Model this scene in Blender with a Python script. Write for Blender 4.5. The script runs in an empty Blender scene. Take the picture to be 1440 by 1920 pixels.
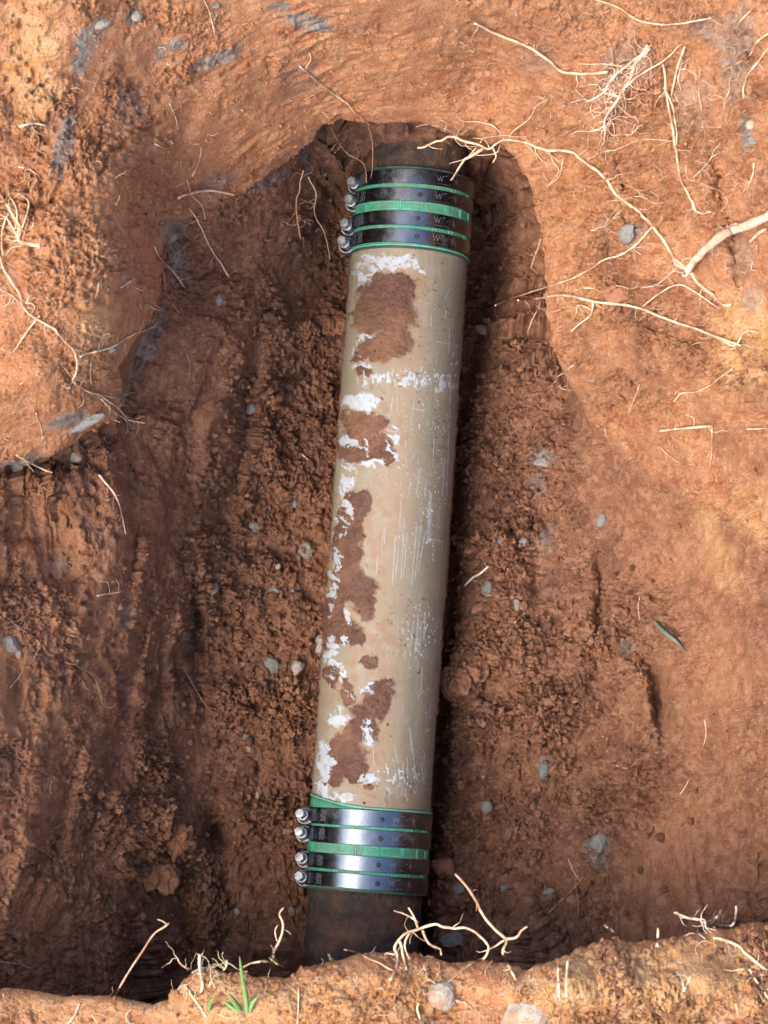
import bpy, math, random
import numpy as np
from mathutils import Vector
from mathutils.bvhtree import BVHTree

random.seed(7)
RNG = np.random.default_rng(11)
scene = bpy.context.scene
COL = scene.collection

# ------------------------------------------------------------------ camera
S = 0.114 / 221.0            # metres per photo pixel at the depth of the pipe axis
F = 5500.0                   # focal length in photo pixels (photo 1440 x 1920)
D = F * S                    # camera height above the pipe axis
NADX, NADY = 720.0, 1600.0   # photo pixel that lies straight below the lens
ALPHA = math.atan((NADY - 960.0) / F)
CAMY = -(NADY - 960.0) * S
CAM = np.array([0.0, CAMY, D])
cam_data = bpy.data.cameras.new('camera')
cam = bpy.data.objects.new('camera', cam_data)
COL.objects.link(cam)
cam.location = CAM
cam.rotation_euler = (ALPHA, 0, 0)
cam_data.sensor_fit = 'VERTICAL'
cam_data.sensor_height = 36.0
cam_data.lens = 36.0 * F / 1920.0
cam_data.clip_end = 500.0
cam_data.dof.use_dof = True
cam_data.dof.focus_distance = D - 0.06
cam_data.dof.aperture_fstop = 14.0
scene.camera = cam

# ------------------------------------------------------------------ light
SUN_EL, SUN_AZ = 58.0, 238.0         # azimuth clockwise from +Y (photo up): light from the lower left
world = bpy.data.worlds.new('World')
scene.world = world
world.use_nodes = True
wn = world.node_tree.nodes
sky = wn.new('ShaderNodeTexSky')
sky.sky_type = 'NISHITA'
sky.sun_disc = False
sky.sun_elevation = math.radians(SUN_EL)
sky.sun_rotation = math.radians(SUN_AZ)
sky.air_density = 1.0
sky.dust_density = 3.0
sky.ozone_density = 1.0
world.node_tree.links.new(sky.outputs[0], wn['Background'].inputs[0])
wn['Background'].inputs[1].default_value = 0.15
sun_data = bpy.data.lights.new('sun', 'SUN')
sun_data.energy = 1.15
sun_data.angle = math.radians(32.0)
sun_data.color = (1.0, 0.93, 0.82)
sun = bpy.data.objects.new('sun', sun_data)
COL.objects.link(sun)
sdir = Vector((math.sin(math.radians(SUN_AZ)) * math.cos(math.radians(SUN_EL)),
               math.cos(math.radians(SUN_AZ)) * math.cos(math.radians(SUN_EL)),
               math.sin(math.radians(SUN_EL))))
sun.rotation_euler = sdir.to_track_quat('Z', 'Y').to_euler()
sun.location = sdir * 5
scene.view_settings.view_transform = 'Standard'
scene.view_settings.look = 'None'
scene.view_settings.gamma = 1.0
scene.view_settings.exposure = 1.82
scene.view_settings.use_curve_mapping = False

# ------------------------------------------------------------------ helpers
CA, SA = math.cos(ALPHA), math.sin(ALPHA)

def unproj(px, py, z):
    """world point at height z seen at photo pixel (px, py); works on arrays"""
    dx = (px - 720.0) / F
    dy = (960.0 - py) / F
    wy = dy * CA + SA
    wz = dy * SA - CA
    t = (z - D) / wz
    return np.stack([dx * t, CAMY + wy * t, z + 0 * t], -1)

def proj(P):
    x = P[..., 0]; y = P[..., 1] - CAMY; z = P[..., 2] - D
    cy = y * CA + z * SA
    cz = -y * SA + z * CA
    return 720.0 + F * x / -cz, 960.0 - F * cy / -cz

def ray(px, py):
    dx = (px - 720.0) / F; dy = (960.0 - py) / F
    return Vector((dx, dy * CA + SA, dy * SA - CA)).normalized()

def sstep(a, b, x):
    t = np.clip((x - a) / (b - a), 0, 1)
    return t * t * (3 - 2 * t)

TAB = RNG.random((256, 256, 3))

def vnoise(x, y, ch=0):
    xi = np.floor(x).astype(np.int64); yi = np.floor(y).astype(np.int64)
    fx = x - xi; fy = y - yi
    fx = fx * fx * fx * (fx * (fx * 6 - 15) + 10); fy = fy * fy * fy * (fy * (fy * 6 - 15) + 10)
    t = TAB[:, :, ch]
    a = t[xi & 255, yi & 255]; b = t[(xi + 1) & 255, yi & 255]
    c = t[xi & 255, (yi + 1) & 255]; d = t[(xi + 1) & 255, (yi + 1) & 255]
    return (a + (b - a) * fx) * (1 - fy) + (c + (d - c) * fx) * fy

def fbm(x, y, octv=4, ch=0, gain=0.5):
    s = 0; a = 1; n = 0
    for i in range(octv):
        s = s + a * (vnoise(x + 17.3 * i, y + 9.1 * i, ch) * 2 - 1); n += a
        x = x * 2.03; y = y * 2.03; a *= gain
    return s / n

def worley(x, y, off=0):
    xi = np.floor(x).astype(np.int64); yi = np.floor(y).astype(np.int64)
    f1 = np.full(x.shape, 9.0); f2 = np.full(x.shape, 9.0); idv = np.zeros(x.shape)
    for i in (-1, 0, 1):
        for j in (-1, 0, 1):
            cx = xi + i; cy = yi + j
            r = TAB[(cx + off) & 255, (cy + 3 * off) & 255]
            dd = (cx + r[..., 0] - x) ** 2 + (cy + r[..., 1] - y) ** 2
            nearer = dd < f1
            f2 = np.where(nearer, f1, np.minimum(f2, dd))
            idv = np.where(nearer, r[..., 2], idv)
            f1 = np.where(nearer, dd, f1)
    return np.sqrt(f1), np.sqrt(f2), idv

def mesh_np(name, V, Fq, mat=None, parent=None, smooth=True, attrs=None):
    """V (n,3), Fq (m,k) with k = 3 or 4 or a list of such arrays"""
    fl = Fq if isinstance(Fq, list) else [Fq]
    me = bpy.data.meshes.new(name)
    nl = sum(f.size for f in fl); nf = sum(len(f) for f in fl)
    me.vertices.add(len(V)); me.loops.add(nl); me.polygons.add(nf)
    me.vertices.foreach_set('co', np.ascontiguousarray(V, dtype=np.float32).ravel())
    me.loops.foreach_set('vertex_index', np.concatenate([f.ravel() for f in fl]).astype(np.int32))
    ls = []; c = 0
    for f in fl:
        ls.append(c + np.arange(len(f)) * f.shape[1]); c += f.size
    me.polygons.foreach_set('loop_start', np.concatenate(ls).astype(np.int32))
    me.polygons.foreach_set('use_smooth', np.full(nf, smooth, dtype=bool))
    me.update(calc_edges=True)
    if attrs:
        for k, a in attrs.items():
            at = me.attributes.new(k, 'FLOAT', 'POINT')
            at.data.foreach_set('value', np.ascontiguousarray(a, dtype=np.float32).ravel())
    if mat: me.materials.append(mat)
    o = bpy.data.objects.new(name, me)
    COL.objects.link(o)
    if parent: o.parent = parent
    return o

def tag(o, label=None, cat=None, group=None, kind=None):
    if label: o['label'] = label
    if cat: o['category'] = cat
    if group: o['group'] = group
    if kind: o['kind'] = kind
    return o

def empty(name, loc, label, cat, group=None):
    o = bpy.data.objects.new(name, None); COL.objects.link(o)
    o.location = loc; o.empty_display_size = 0.05
    return tag(o, label, cat, group)

def grid_faces(nr, nc, wrap=False):
    i = np.arange(nr - 1)[:, None]; j = np.arange(nc if wrap else nc - 1)[None, :]
    j2 = (j + 1) % nc
    return np.stack([i * nc + j, i * nc + j2, (i + 1) * nc + j2, (i + 1) * nc + j], -1).reshape(-1, 4)

# ------------------------------------------------------------------ materials
class NT:
    def __init__(s, name):
        s.m = bpy.data.materials.new(name); s.m.use_nodes = True
        s.n = s.m.node_tree.nodes; s.l = s.m.node_tree.links
        s.b = s.n['Principled BSDF']
    def put(s, sock, v):
        if isinstance(v, (int, float)): sock.default_value = (v, v, v, 1) if sock.type == 'RGBA' else v
        elif isinstance(v, tuple): sock.default_value = (*v, 1) if len(v) == 3 and sock.type == 'RGBA' else v
        else: s.l.new(v, sock)
    def coord(s): return s.n.new('ShaderNodeTexCoord').outputs['Object']
    def attr(s, k):
        a = s.n.new('ShaderNodeAttribute'); a.attribute_name = k; return a.outputs['Fac']
    def noise(s, v, sc, det=4, rough=0.55, dist=0.0):
        t = s.n.new('ShaderNodeTexNoise'); s.l.new(v, t.inputs['Vector'])
        t.inputs['Scale'].default_value = sc; t.inputs['Detail'].default_value = det
        t.inputs['Roughness'].default_value = rough; t.inputs['Distortion'].default_value = dist
        return t.outputs['Fac']
    def voro(s, v, sc, feat='F1', out='Distance'):
        t = s.n.new('ShaderNodeTexVoronoi'); s.l.new(v, t.inputs['Vector']); t.feature = feat
        t.inputs['Scale'].default_value = sc; return t.outputs[out]
    def ramp(s, f, stops):
        r = s.n.new('ShaderNodeValToRGB'); s.l.new(f, r.inputs[0]); e = r.color_ramp.elements
        while len(e) < len(stops): e.new(0.5)
        for el, (p, c) in zip(e, stops):
            el.position = p; el.color = (c, c, c, 1) if isinstance(c, (int, float)) else (*c, 1)
        return r.outputs[0]
    def mix(s, f, a, b, mode='MIX'):
        m = s.n.new('ShaderNodeMix'); m.data_type = 'RGBA'; m.blend_type = mode
        s.put(m.inputs[0], f); s.put(m.inputs[6], a); s.put(m.inputs[7], b); return m.outputs[2]
    def math(s, op, a, b=0.0, clamp=False):
        m = s.n.new('ShaderNodeMath'); m.operation = op; m.use_clamp = clamp
        s.put(m.inputs[0], a); s.put(m.inputs[1], b); return m.outputs[0]
    def mapping(s, v, scale):
        m = s.n.new('ShaderNodeMapping'); s.l.new(v, m.inputs[0]); m.inputs['Scale'].default_value = scale
        return m.outputs[0]
    def bump(s, h, dist, strength=1.0, prev=None):
        b = s.n.new('ShaderNodeBump'); s.put(b.inputs['Height'], h); b.inputs['Distance'].default_value = dist
        b.inputs['Strength'].default_value = strength
        if prev: s.l.new(prev, b.inputs['Normal'])
        return b.outputs[0]
    def out(s, col, rough=0.8, metal=0.0, normal=None, spec=0.3):
        s.put(s.b.inputs['Base Color'], col); s.put(s.b.inputs['Roughness'], rough)
        s.put(s.b.inputs['Metallic'], metal); s.b.inputs['Specular IOR Level'].default_value = spec
        if normal: s.l.new(normal, s.b.inputs['Normal'])
        return s.m

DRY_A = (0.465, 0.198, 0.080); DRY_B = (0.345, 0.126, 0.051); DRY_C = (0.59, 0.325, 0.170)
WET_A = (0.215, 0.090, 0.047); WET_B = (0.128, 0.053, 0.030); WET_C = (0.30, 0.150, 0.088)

def soil(name, wet_shade=None, attrs=True):
    t = NT(name); co = t.coord()
    n1 = t.noise(co, 14, 5, 0.6, 0.3); n2 = t.noise(co, 70, 5, 0.65); n3 = t.noise(co, 260, 4, 0.6)
    v1 = t.voro(co, 170, 'F1', 'Color')
    sep = t.n.new('ShaderNodeSeparateColor'); t.l.new(v1, sep.inputs[0])
    f1 = t.ramp(n1, [(0.36, 0.0), (0.64, 1.0)]); f2 = t.ramp(n2, [(0.42, 0.0), (0.66, 1.0)])
    fc = t.ramp(sep.outputs[0], [(0.55, 0.0), (0.95, 1.0)])
    dry = t.mix(f1, DRY_A, DRY_B); dry = t.mix(t.math('MULTIPLY', f2, 0.6), dry, DRY_C)
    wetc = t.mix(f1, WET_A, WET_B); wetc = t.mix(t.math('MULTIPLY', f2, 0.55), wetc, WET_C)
    if wet_shade is None: wet_shade = t.attr('damp_shade')  # mask holds soil moisture plus the painted shade of the lower bowl
    c = t.mix(wet_shade, dry, wetc)
    c = t.mix(t.math('MULTIPLY', fc, 0.30), c, (0.52, 0.27, 0.16))
    c = t.mix(t.ramp(n3, [(0.31, 0.65), (0.39, 0.0)]), c, (0.085, 0.036, 0.024))
    c = t.mix(t.ramp(t.noise(co, 480, 3, 0.6), [(0.60, 0.0), (0.72, 0.55)]), c, (0.62, 0.40, 0.27))
    if attrs:
        c = t.mix(t.attr('ochre'), c, t.mix(f2, (0.58, 0.305, 0.115), (0.64, 0.40, 0.215)))
        g = t.mix(f2, (0.165, 0.155, 0.135), (0.36, 0.33, 0.285))
        gm = t.math('MULTIPLY', t.attr('grey'), t.ramp(n3, [(0.30, 0.2), (0.55, 1.0)]))
        c = t.mix(gm, c, g)
        lawn = t.mix(f2, (0.06, 0.10, 0.025), (0.11, 0.14, 0.045))
        c = t.mix(t.attr('lawn'), c, lawn)
    h = t.math('ADD', t.math('MULTIPLY', n2, 0.5), t.math('MULTIPLY', t.noise(co, 420, 5, 0.7), 0.35))
    nb = t.bump(h, 0.014, 0.85)
    vv = t.voro(co, 330, 'DISTANCE_TO_EDGE')
    nb = t.bump(t.ramp(vv, [(0.0, 0.0), (0.12, 1.0)]), 0.0012, 0.5, nb)
    rough = t.ramp(n2, [(0.3, 0.78), (0.7, 0.95)])
    return t.out(c, rough, 0.0, nb, 0.25)

M = {}
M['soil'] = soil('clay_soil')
M['mud'] = None
M['clod'] = soil('damp_clod_soil', 0.85, False)
M['dry_clod'] = soil('dry_clod_soil', 0.1, False)

def simple(name, stops, sc=60, rough=0.8, bump=0.0008, metal=0.0, spec=0.3, bsc=300):
    t = NT(name); co = t.coord()
    c = t.ramp(t.noise(co, sc, 5, 0.6), stops)
    nb = t.bump(t.noise(co, bsc, 4, 0.6), bump, 0.7)
    return t.out(c, rough, metal, nb, spec)

def bark(name, a, b, c, dirt):
    t = NT(name); co = t.coord()
    col = t.ramp(t.noise(co, 150, 5, 0.65), [(0.34, a), (0.5, b), (0.68, c)])
    col = t.mix(t.ramp(t.noise(co, 45, 4, 0.6), [(0.48, 0.0), (0.62, dirt)]), col, (0.33, 0.155, 0.08))
    nb = t.bump(t.noise(co, 500, 4, 0.7), 0.0010, 0.8)
    return t.out(col, 0.85, 0, nb, 0.2)
M['root'] = bark('pale_root_bark', (0.38, 0.24, 0.14), (0.60, 0.44, 0.285), (0.72, 0.57, 0.40), 0.9)
M['root_pink'] = bark('pinkish_root_bark', (0.40, 0.23, 0.15), (0.60, 0.39, 0.27), (0.72, 0.53, 0.39), 0.6)
M['root_brown'] = bark('brown_root_bark', (0.20, 0.11, 0.065), (0.36, 0.215, 0.13), (0.50, 0.33, 0.21), 0.7)
M['root_white'] = bark('bleached_root', (0.38, 0.30, 0.21), (0.56, 0.48, 0.37), (0.66, 0.60, 0.50), 0.7)
M['stone_slate'] = simple('slate_grey_stone', [(0.32, (0.105, 0.105, 0.098)), (0.5, (0.175, 0.172, 0.155)), (0.58, (0.20, 0.15, 0.11)), (0.68, (0.26, 0.125, 0.075))], 110, 0.85, 0.0025)
M['stone_pale'] = simple('pale_grey_stone', [(0.35, (0.17, 0.15, 0.13)), (0.5, (0.27, 0.245, 0.21)), (0.6, (0.28, 0.15, 0.09))], 100, 0.85, 0.0025)
M['stone_white'] = simple('chalky_stone', [(0.36, (0.30, 0.16, 0.08)), (0.5, (0.31, 0.25, 0.185)), (0.66, (0.38, 0.345, 0.285))], 70, 0.9, 0.003)
M['stone_red'] = simple('red_stone', [(0.35, (0.20, 0.082, 0.045)), (0.6, (0.30, 0.135, 0.075))], 60, 0.8, 0.0015)
M['mud'] = simple('dried_mud', [(0.3, (0.085, 0.036, 0.021)), (0.7, (0.15, 0.068, 0.038))], 90, 0.9, 0.001)
M['grass'] = simple('green_blade', [(0.3, (0.10, 0.19, 0.06)), (0.7, (0.20, 0.32, 0.11))], 40, 0.5, 0.0003)
M['leaf'] = simple('blue_green_leaf', [(0.3, (0.085, 0.11, 0.08)), (0.7, (0.15, 0.17, 0.125))], 40, 0.6, 0.0003)
M['straw'] = simple('dry_straw', [(0.3, (0.48, 0.36, 0.20)), (0.7, (0.70, 0.58, 0.38))], 60, 0.7, 0.0003)

# ------------------------------------------------------------------ the ground with the dug hole
HOLE = [  # outline of the inner trench (photo px) with the undercut depth (px)
    (585,262,40),(600,241,64),(640,226,76),(700,232,78),(760,228,78),(830,238,78),(890,250,74),(935,268,70),(972,305,85),
    (1000,365,85),(1016,440,80),(1024,520,75),(1030,590,65),(1044,660,50),(1078,740,25),(1130,810,0),(1260,905,0),(1420,1000,0),
    (1600,1200,0),(1640,1500,0),(1620,1690,20),(1500,1715,50),(1440,1728,60),(1340,1745,80),(1260,1762,90),(1190,1766,100),
    (1100,1778,110),(1040,1802,120),(980,1818,120),(940,1806,120),(900,1802,120),(840,1800,120),(780,1788,120),(700,1786,120),
    (640,1796,120),(580,1816,120),(520,1832,110),(440,1826,100),(385,1812,90),(345,1836,80),(318,1864,70),(290,1882,60),
    (200,1868,60),(100,1862,50),(0,1856,40),(-120,1850,20),(-220,1830,0),(-260,1500,0),(-260,1000,0),(-160,895,8),(-60,888,12),(0,876,44),
    (70,864,46),(130,834,46),(195,795,44),(236,758,40),(222,700,30),(246,650,24),(282,590,20),(298,530,14),(306,470,10),
    (325,420,4),(385,380,0),(460,350,0),(530,310,10),(565,282,30)]
SHARED = [(1180,850,.055),(1260,900,.085),(1420,1000,.17),(1600,1200,.27),(1640,1500,.29),(1500,1000,.22),(1300,1000,.075),
          (-260,1000,.40),(-260,1500,.38),(-260,1800,.33),(385,385,.155),(460,355,.140),(330,415,.185),(-160,1000,.34)]
HI = [(600,215,.19),(700,215,.195),(850,220,.19),(950,255,.18),(1010,330,.16),(700,150,.255),(700,70,.33),(700,0,.395),(700,-100,.48),
      (520,290,.185),(500,200,.25),(400,230,.27),(330,100,.36),(350,0,.43),(150,100,.44),(150,250,.385),(60,400,.405),(150,450,.405),(120,330,.40),
      (100,600,.395),(205,560,.375),(215,470,.385),(100,750,.35),(190,690,.33),(20,650,.385),(0,830,.285),(100,830,.27),(0,400,.39),(0,0,.50),(-200,0,.52),(-200,500,.48),(-200,850,.40),
      (330,330,.235),(285,470,.255),(300,250,.30),(270,570,.265),(220,740,.26),(240,350,.36),
      (1040,300,.18),(1060,450,.15),(1060,550,.135),(1075,660,.11),(1110,760,.075),(1150,600,.155),(1150,400,.205),(1130,250,.255),(1100,100,.335),(1150,0,.40),
      (930,120,.25),(930,0,.38),(1300,700,.19),(1300,500,.25),(1300,300,.31),(1300,100,.40),(1440,800,.235),(1440,650,.27),(1440,400,.36),(1440,200,.43),(1440,0,.49),(1620,600,.42),(1620,200,.52),
      (0,1900,.30),(300,1900,.31),(450,1860,.345),(700,1825,.35),(950,1850,.35),(1100,1830,.37),(1300,1790,.37),(1440,1765,.37),(0,2060,.31),(700,2060,.35),(1440,2060,.37),
      (-200,1950,.34),(1620,1760,.38),(1620,2060,.38),(-200,2060,.34)]
LO = [(950,600,-.065),(940,450,-.06),(950,340,-.05),(990,450,-.05),(920,800,-.07),(905,1000,-.07),(890,1300,-.07),(880,1500,-.075),(865,1700,-.09),(1000,900,-.045),(990,1200,-.055),
      (1050,1500,-.065),(1100,1000,-.025),(1150,1200,-.02),(1250,1300,.03),(1250,1100,.035),(1350,1150,.095),(1350,1500,.075),(1200,1500,-.015),
      (1100,1680,-.045),(1250,1680,.04),(1400,1690,.14),(1440,1300,.155),(1500,1690,.2),(1010,700,-.05),(1050,800,-.03),(1110,830,.02),
      (610,600,-.095),(560,900,-.095),(520,1200,-.095),(490,1500,-.10),(470,1700,-.105),(360,1760,-.095),(620,400,-.06),(610,300,.05),(650,300,.075),(750,300,.09),(850,305,.085),(910,310,.05),(750,260,.10),(650,262,.085),(860,270,.09),(750,332,.045),(680,336,.03),(840,338,.04),(750,385,-.06),(640,385,-.06),(870,385,-.06),(930,370,-.03),(700,600,-.10),(700,1000,-.10),(700,1500,-.11),(700,1850,-.12),(1000,1850,-.10),(450,1850,-.11),(1300,1790,.06),
      (540,560,-.05),(500,600,0.0),(440,620,.04),(400,520,.075),(480,420,.085),(545,340,.08),(560,430,.015),(330,620,.12),(310,560,.155),(270,720,.12),(250,850,.13),(330,800,.085),(400,800,.025),(460,800,-.06),
      (430,1000,-.07),(370,1000,-.01),(310,1000,.05),(240,1000,.13),(200,920,.165),(100,950,.20),(0,950,.225),(0,1200,.235),(120,1200,.18),(210,1200,.115),
      (290,1200,.04),(360,1200,-.03),(410,1250,-.08),(330,1450,-.055),(250,1400,.03),(150,1400,.125),(0,1400,.22),(0,1600,.215),(100,1600,.135),(190,1600,.06),(260,1650,-.02),
      (280,1780,-.06),(180,1780,.045),(80,1780,.125),(0,1780,.19),(150,1880,.08),(280,1860,-.06)]

def tps(pts, X, Y):
    P = np.array([(a, b) for a, b, c in pts], float) / 1000; z = np.array([c for a, b, c in pts])
    n = len(P)
    d2 = ((P[:, None] - P[None]) ** 2).sum(-1)
    K = 0.5 * d2 * np.log(d2 + 1e-12) + np.eye(n) * 2e-4
    A = np.zeros((n + 3, n + 3)); A[:n, :n] = K
    A[:n, n] = 1; A[:n, n + 1:] = P; A[n, :n] = 1; A[n + 1:, :n] = P.T
    w = np.linalg.solve(A, np.concatenate([z, np.zeros(3)]))
    x = X / 1000; y = Y / 1000
    out = w[n] + w[n + 1] * x + w[n + 2] * y
    for k in range(n):
        d2 = (x - P[k, 0]) ** 2 + (y - P[k, 1]) ** 2
        out += w[k] * 0.5 * d2 * np.log(d2 + 1e-12)
    return out

STEP = 2.25
fx = np.arange(-130, 1570 + 1, STEP); fy = np.arange(-130, 2040 + 1, STEP)
ext = []
v = 5.0; acc = 0
while acc < 90000:
    acc += v; ext.append(acc); v *= 1.5
ext = np.array(ext)
gx = np.concatenate([(fx[0] - ext)[::-1], fx, fx[-1] + ext])
gy = np.concatenate([(fy[0] - ext)[::-1], fy, fy[-1] + ext])
NX, NY = len(gx), len(gy)
NE = len(ext)
PX, PY = np.meshgrid(gx, gy)           # rows = py
CX = np.clip(PX, fx[0], fx[-1]); CY = np.clip(PY, fy[0], fy[-1])
OX = (PX - CX) * S; OY = -(PY - CY) * S
OUT = np.hypot(OX, OY)

# coarse height maps (smooth) then bilinear upsample
cxs = np.arange(-210, 1660, 9.0); cys = np.arange(-190, 2090, 9.0)
CGX, CGY = np.meshgrid(cxs, cys)
def upsample(Zc):
    u = (CX - cxs[0]) / 9.0; v = (CY - cys[0]) / 9.0
    i = np.clip(u.astype(int), 0, len(cxs) - 2); j = np.clip(v.astype(int), 0, len(cys) - 2)
    fu = u - i; fv = v - j
    return (Zc[j, i] * (1 - fu) + Zc[j, i + 1] * fu) * (1 - fv) + (Zc[j + 1, i] * (1 - fu) + Zc[j + 1, i + 1] * fu) * fv
ZH = upsample(np.clip(tps(HI + SHARED, CGX, CGY), -0.12, 0.55))
ZL = upsample(np.clip(tps(LO + SHARED, CGX, CGY), -0.13, 0.50))

# signed distance to the hole outline, nearest direction and undercut
hp = np.array(HOLE, float)
# smooth + wobble outline
def closed_spline(P, n=6):
    Q = []
    m = len(P)
    for i in range(m):
        p0, p1, p2, p3 = P[(i - 1) % m], P[i], P[(i + 1) % m], P[(i + 2) % m]
        for k in range(n):
            t = k / n
            Q.append(0.5 * ((2 * p1) + (-p0 + p2) * t + (2 * p0 - 5 * p1 + 4 * p2 - p3) * t * t + (-p0 + 3 * p1 - 3 * p2 + p3) * t ** 3))
    return np.array(Q)
hs = closed_spline(hp, 4)
wob = RNG.normal(0, 1, (len(hs), 2)) * 2.6
hs[:, :2] += wob
best = np.full(PX.shape, 1e12); nxx = np.zeros(PX.shape); nyy = np.zeros(PX.shape); und = np.zeros(PX.shape)
inside = np.zeros(PX.shape, bool)
m = len(hs)
for i in range(m):
    a = hs[i]; b = hs[(i + 1) % m]
    abx, aby = b[0] - a[0], b[1] - a[1]; L2 = abx * abx + aby * aby + 1e-9
    # even-odd crossing
    if (a[1] != b[1]):
        rows = (gy >= min(a[1], b[1])) & (gy < max(a[1], b[1]))
        if rows.any():
            xc = a[0] + (gy[rows] - a[1]) / (b[1] - a[1]) * abx
            inside[rows] ^= (gx[None, :] < xc[:, None])
    # distance, restricted to a window for speed
    wx = (gx > min(a[0], b[0]) - 260) & (gx < max(a[0], b[0]) + 260)
    wy = (gy > min(a[1], b[1]) - 260) & (gy < max(a[1], b[1]) + 260)
    ix = np.where(wx)[0]; iy = np.where(wy)[0]
    if len(ix) == 0 or len(iy) == 0: continue
    sl = (slice(iy[0], iy[-1] + 1), slice(ix[0], ix[-1] + 1))
    X = PX[sl]; Y = PY[sl]
    t = np.clip(((X - a[0]) * abx + (Y - a[1]) * aby) / L2, 0, 1)
    qx = a[0] + t * abx; qy = a[1] + t * aby
    d2 = (X - qx) ** 2 + (Y - qy) ** 2
    up = d2 < best[sl]
    best[sl] = np.where(up, d2, best[sl])
    nxx[sl] = np.where(up, qx - X, nxx[sl]); nyy[sl] = np.where(up, qy - Y, nyy[sl])
    und[sl] = np.where(up, a[2] + t * (b[2] - a[2]), und[sl])
dist = np.sqrt(best); dist = np.where(dist > 1e5, 1e4, dist)
nn = np.hypot(nxx, nyy) + 1e-6
nxx /= nn; nyy /= nn                      # towards the outline = outward for inside vertices
T = np.where(inside, dist, -dist)         # >0 inside the trench
und = np.maximum(und, 0)
# the lip rounds over just outside the outline, then roof, back wall and floor of the undercut inside it
gap = np.maximum(ZH - ZL, 0)
roundoff = np.exp(-np.clip(-T, 0, None) / 9.0) * np.minimum(0.012, gap * 0.25) * (T <= 0)
ROOF = 14.0; BACK = 44.0
tin = np.clip(T, 0, None)
off = np.where(tin < ROOF, und * sstep(0, ROOF, tin), und * (1 - sstep(BACK, 230.0, tin)))
drop = np.where(tin < ROOF, 0.30 * sstep(0, ROOF, tin), 0.30 + 0.70 * sstep(ROOF, BACK, tin))
drop0 = sstep(0, 16, tin)
k = sstep(0, 30, und)
drop = drop * k + drop0 * (1 - k)
Z = np.where(inside, ZH - np.minimum(0.012, gap * 0.25) * (1 - drop) - (gap + np.minimum(ZH - ZL, 0)) * drop, ZH - roundoff)
QX = CX + nxx * off * inside; QY = CY + nyy * off * inside
W = unproj(QX, QY, Z)
W[..., 0] += OX; W[..., 1] += OY
# far ground levels out
W[..., 2] = np.where(OUT > 0, W[..., 2] + (0.52 - W[..., 2]) * sstep(0, 0.35, OUT) + 0.04 * fbm(W[..., 0] * 1.5, W[..., 1] * 1.5) * sstep(0.1, 1.0, OUT), W[..., 2])

def normals(W):
    du = np.gradient(W, axis=1); dv = np.gradient(W, axis=0)
    n = np.cross(dv, du)
    return n / (np.linalg.norm(n, axis=-1, keepdims=True) + 1e-12)

def blob(cx, cy, rx, ry, ang=0, soft=1.0):
    c, s = math.cos(math.radians(ang)), math.sin(math.radians(ang))
    x = (PX - cx); y = (PY - cy)
    u = (x * c + y * s) / rx; v = (-x * s + y * c) / ry
    return np.exp(-(u * u + v * v) * soft)

# ---- zones
WX = PX + 26 * fbm(PX / 60, PY / 60, 3, 1); WY = PY + 26 * fbm(PX / 60 + 50, PY / 60, 3, 2)
floorz = inside * sstep(0.06, -0.05, Z)
leftwall = inside * sstep(560, 400, PX) * sstep(-0.085, -0.03, Z)
arch = (~inside) * sstep(340, 480, PX) * sstep(1130, 1000, PX) * sstep(420, 250, PY)
slope_r = (~inside) * sstep(960, 1060, PX)
block = (~inside) * sstep(420, 300, PX) * (PY < 900)
rim = (~inside) * sstep(1690, 1760, PY)
bowl = inside * sstep(980, 1200, PX)
smooth_patch = np.clip(blob(1170,900,70,120,-35)+blob(1240,1010,60,110,-35)+blob(1350,1230,60,200,0)+blob(1280,1560,60,140,35)+blob(1250,1650,150,60,-25)
    + blob(1075,720,35,60,0)+blob(340,700,26,130,25)+blob(400,800,30,60,0)+blob(310,1010,30,150,8)+blob(345,1380,38,110,-8)+blob(250,620,40,70,20)+blob(90,1330,60,120)*0.6
    + blob(470,230,150,70,-20)+blob(800,120,220,80,0)+blob(180,120,26,150,15)+blob(110,800,130,40,-20)+blob(20,1280,30,90)+blob(160,1860,150,26,0)*1.2, 0, 1)

# ---- relief: clods, cracks, grooves, scrape marks
def clods(sc, off=0):
    f1, f2, idv = worley(WX / sc, WY / sc, off)
    dome = 1 - np.clip(f1 / 0.85, 0, 1) ** 2
    crack = sstep(0.0, 0.16, f2 - f1)
    return dome * (0.55 + 0.9 * (idv - 0.35)), crack, idv
d1, c1, id1 = clods(46, 3); d2, c2, id2 = clods(21, 11); d3, c3, id3 = clods(10, 29); d4, c4, id4 = clods(5.4, 41)
pat = sstep(0.35, 0.65, vnoise(PX / 55, PY / 55, 1) * 0.6 + vnoise(PX / 18, PY / 18, 2) * 0.4)
pat2 = sstep(0.30, 0.68, vnoise(PX / 95 + 9, PY / 95, 0) * 0.65 + vnoise(PX / 34, PY / 34, 2) * 0.35)
amp = 0.45 + 0.75 * floorz + 0.20 * leftwall + 0.30 * rim + 0.50 * slope_r + 0.15 * block - 0.25 * arch
amp = amp * (0.30 + 1.05 * pat2)
amp = amp * (1 - 0.86 * smooth_patch)
amp = np.clip(amp, 0.06, 2)
d0, c0, id0 = clods(88, 53)
H = amp * (0.0100 * d0 * sstep(0.4, 0.7, id0) + 0.0060 * d1 * pat + 0.0055 * d2 * (0.35 + 0.65 * pat) + 0.0042 * d3 + 0.0024 * d4
           - 0.0050 * (1 - c2) * pat - 0.0034 * (1 - c3) * (0.4 + 0.6 * pat) - 0.0014 * (1 - c4))
H += (0.0028 * np.abs(fbm(PX / 14, PY / 14, 3, 1)) + 0.0016 * fbm(PX / 6, PY / 6, 2, 2)) * np.clip(amp + 0.2, 0, 1.2)
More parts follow.
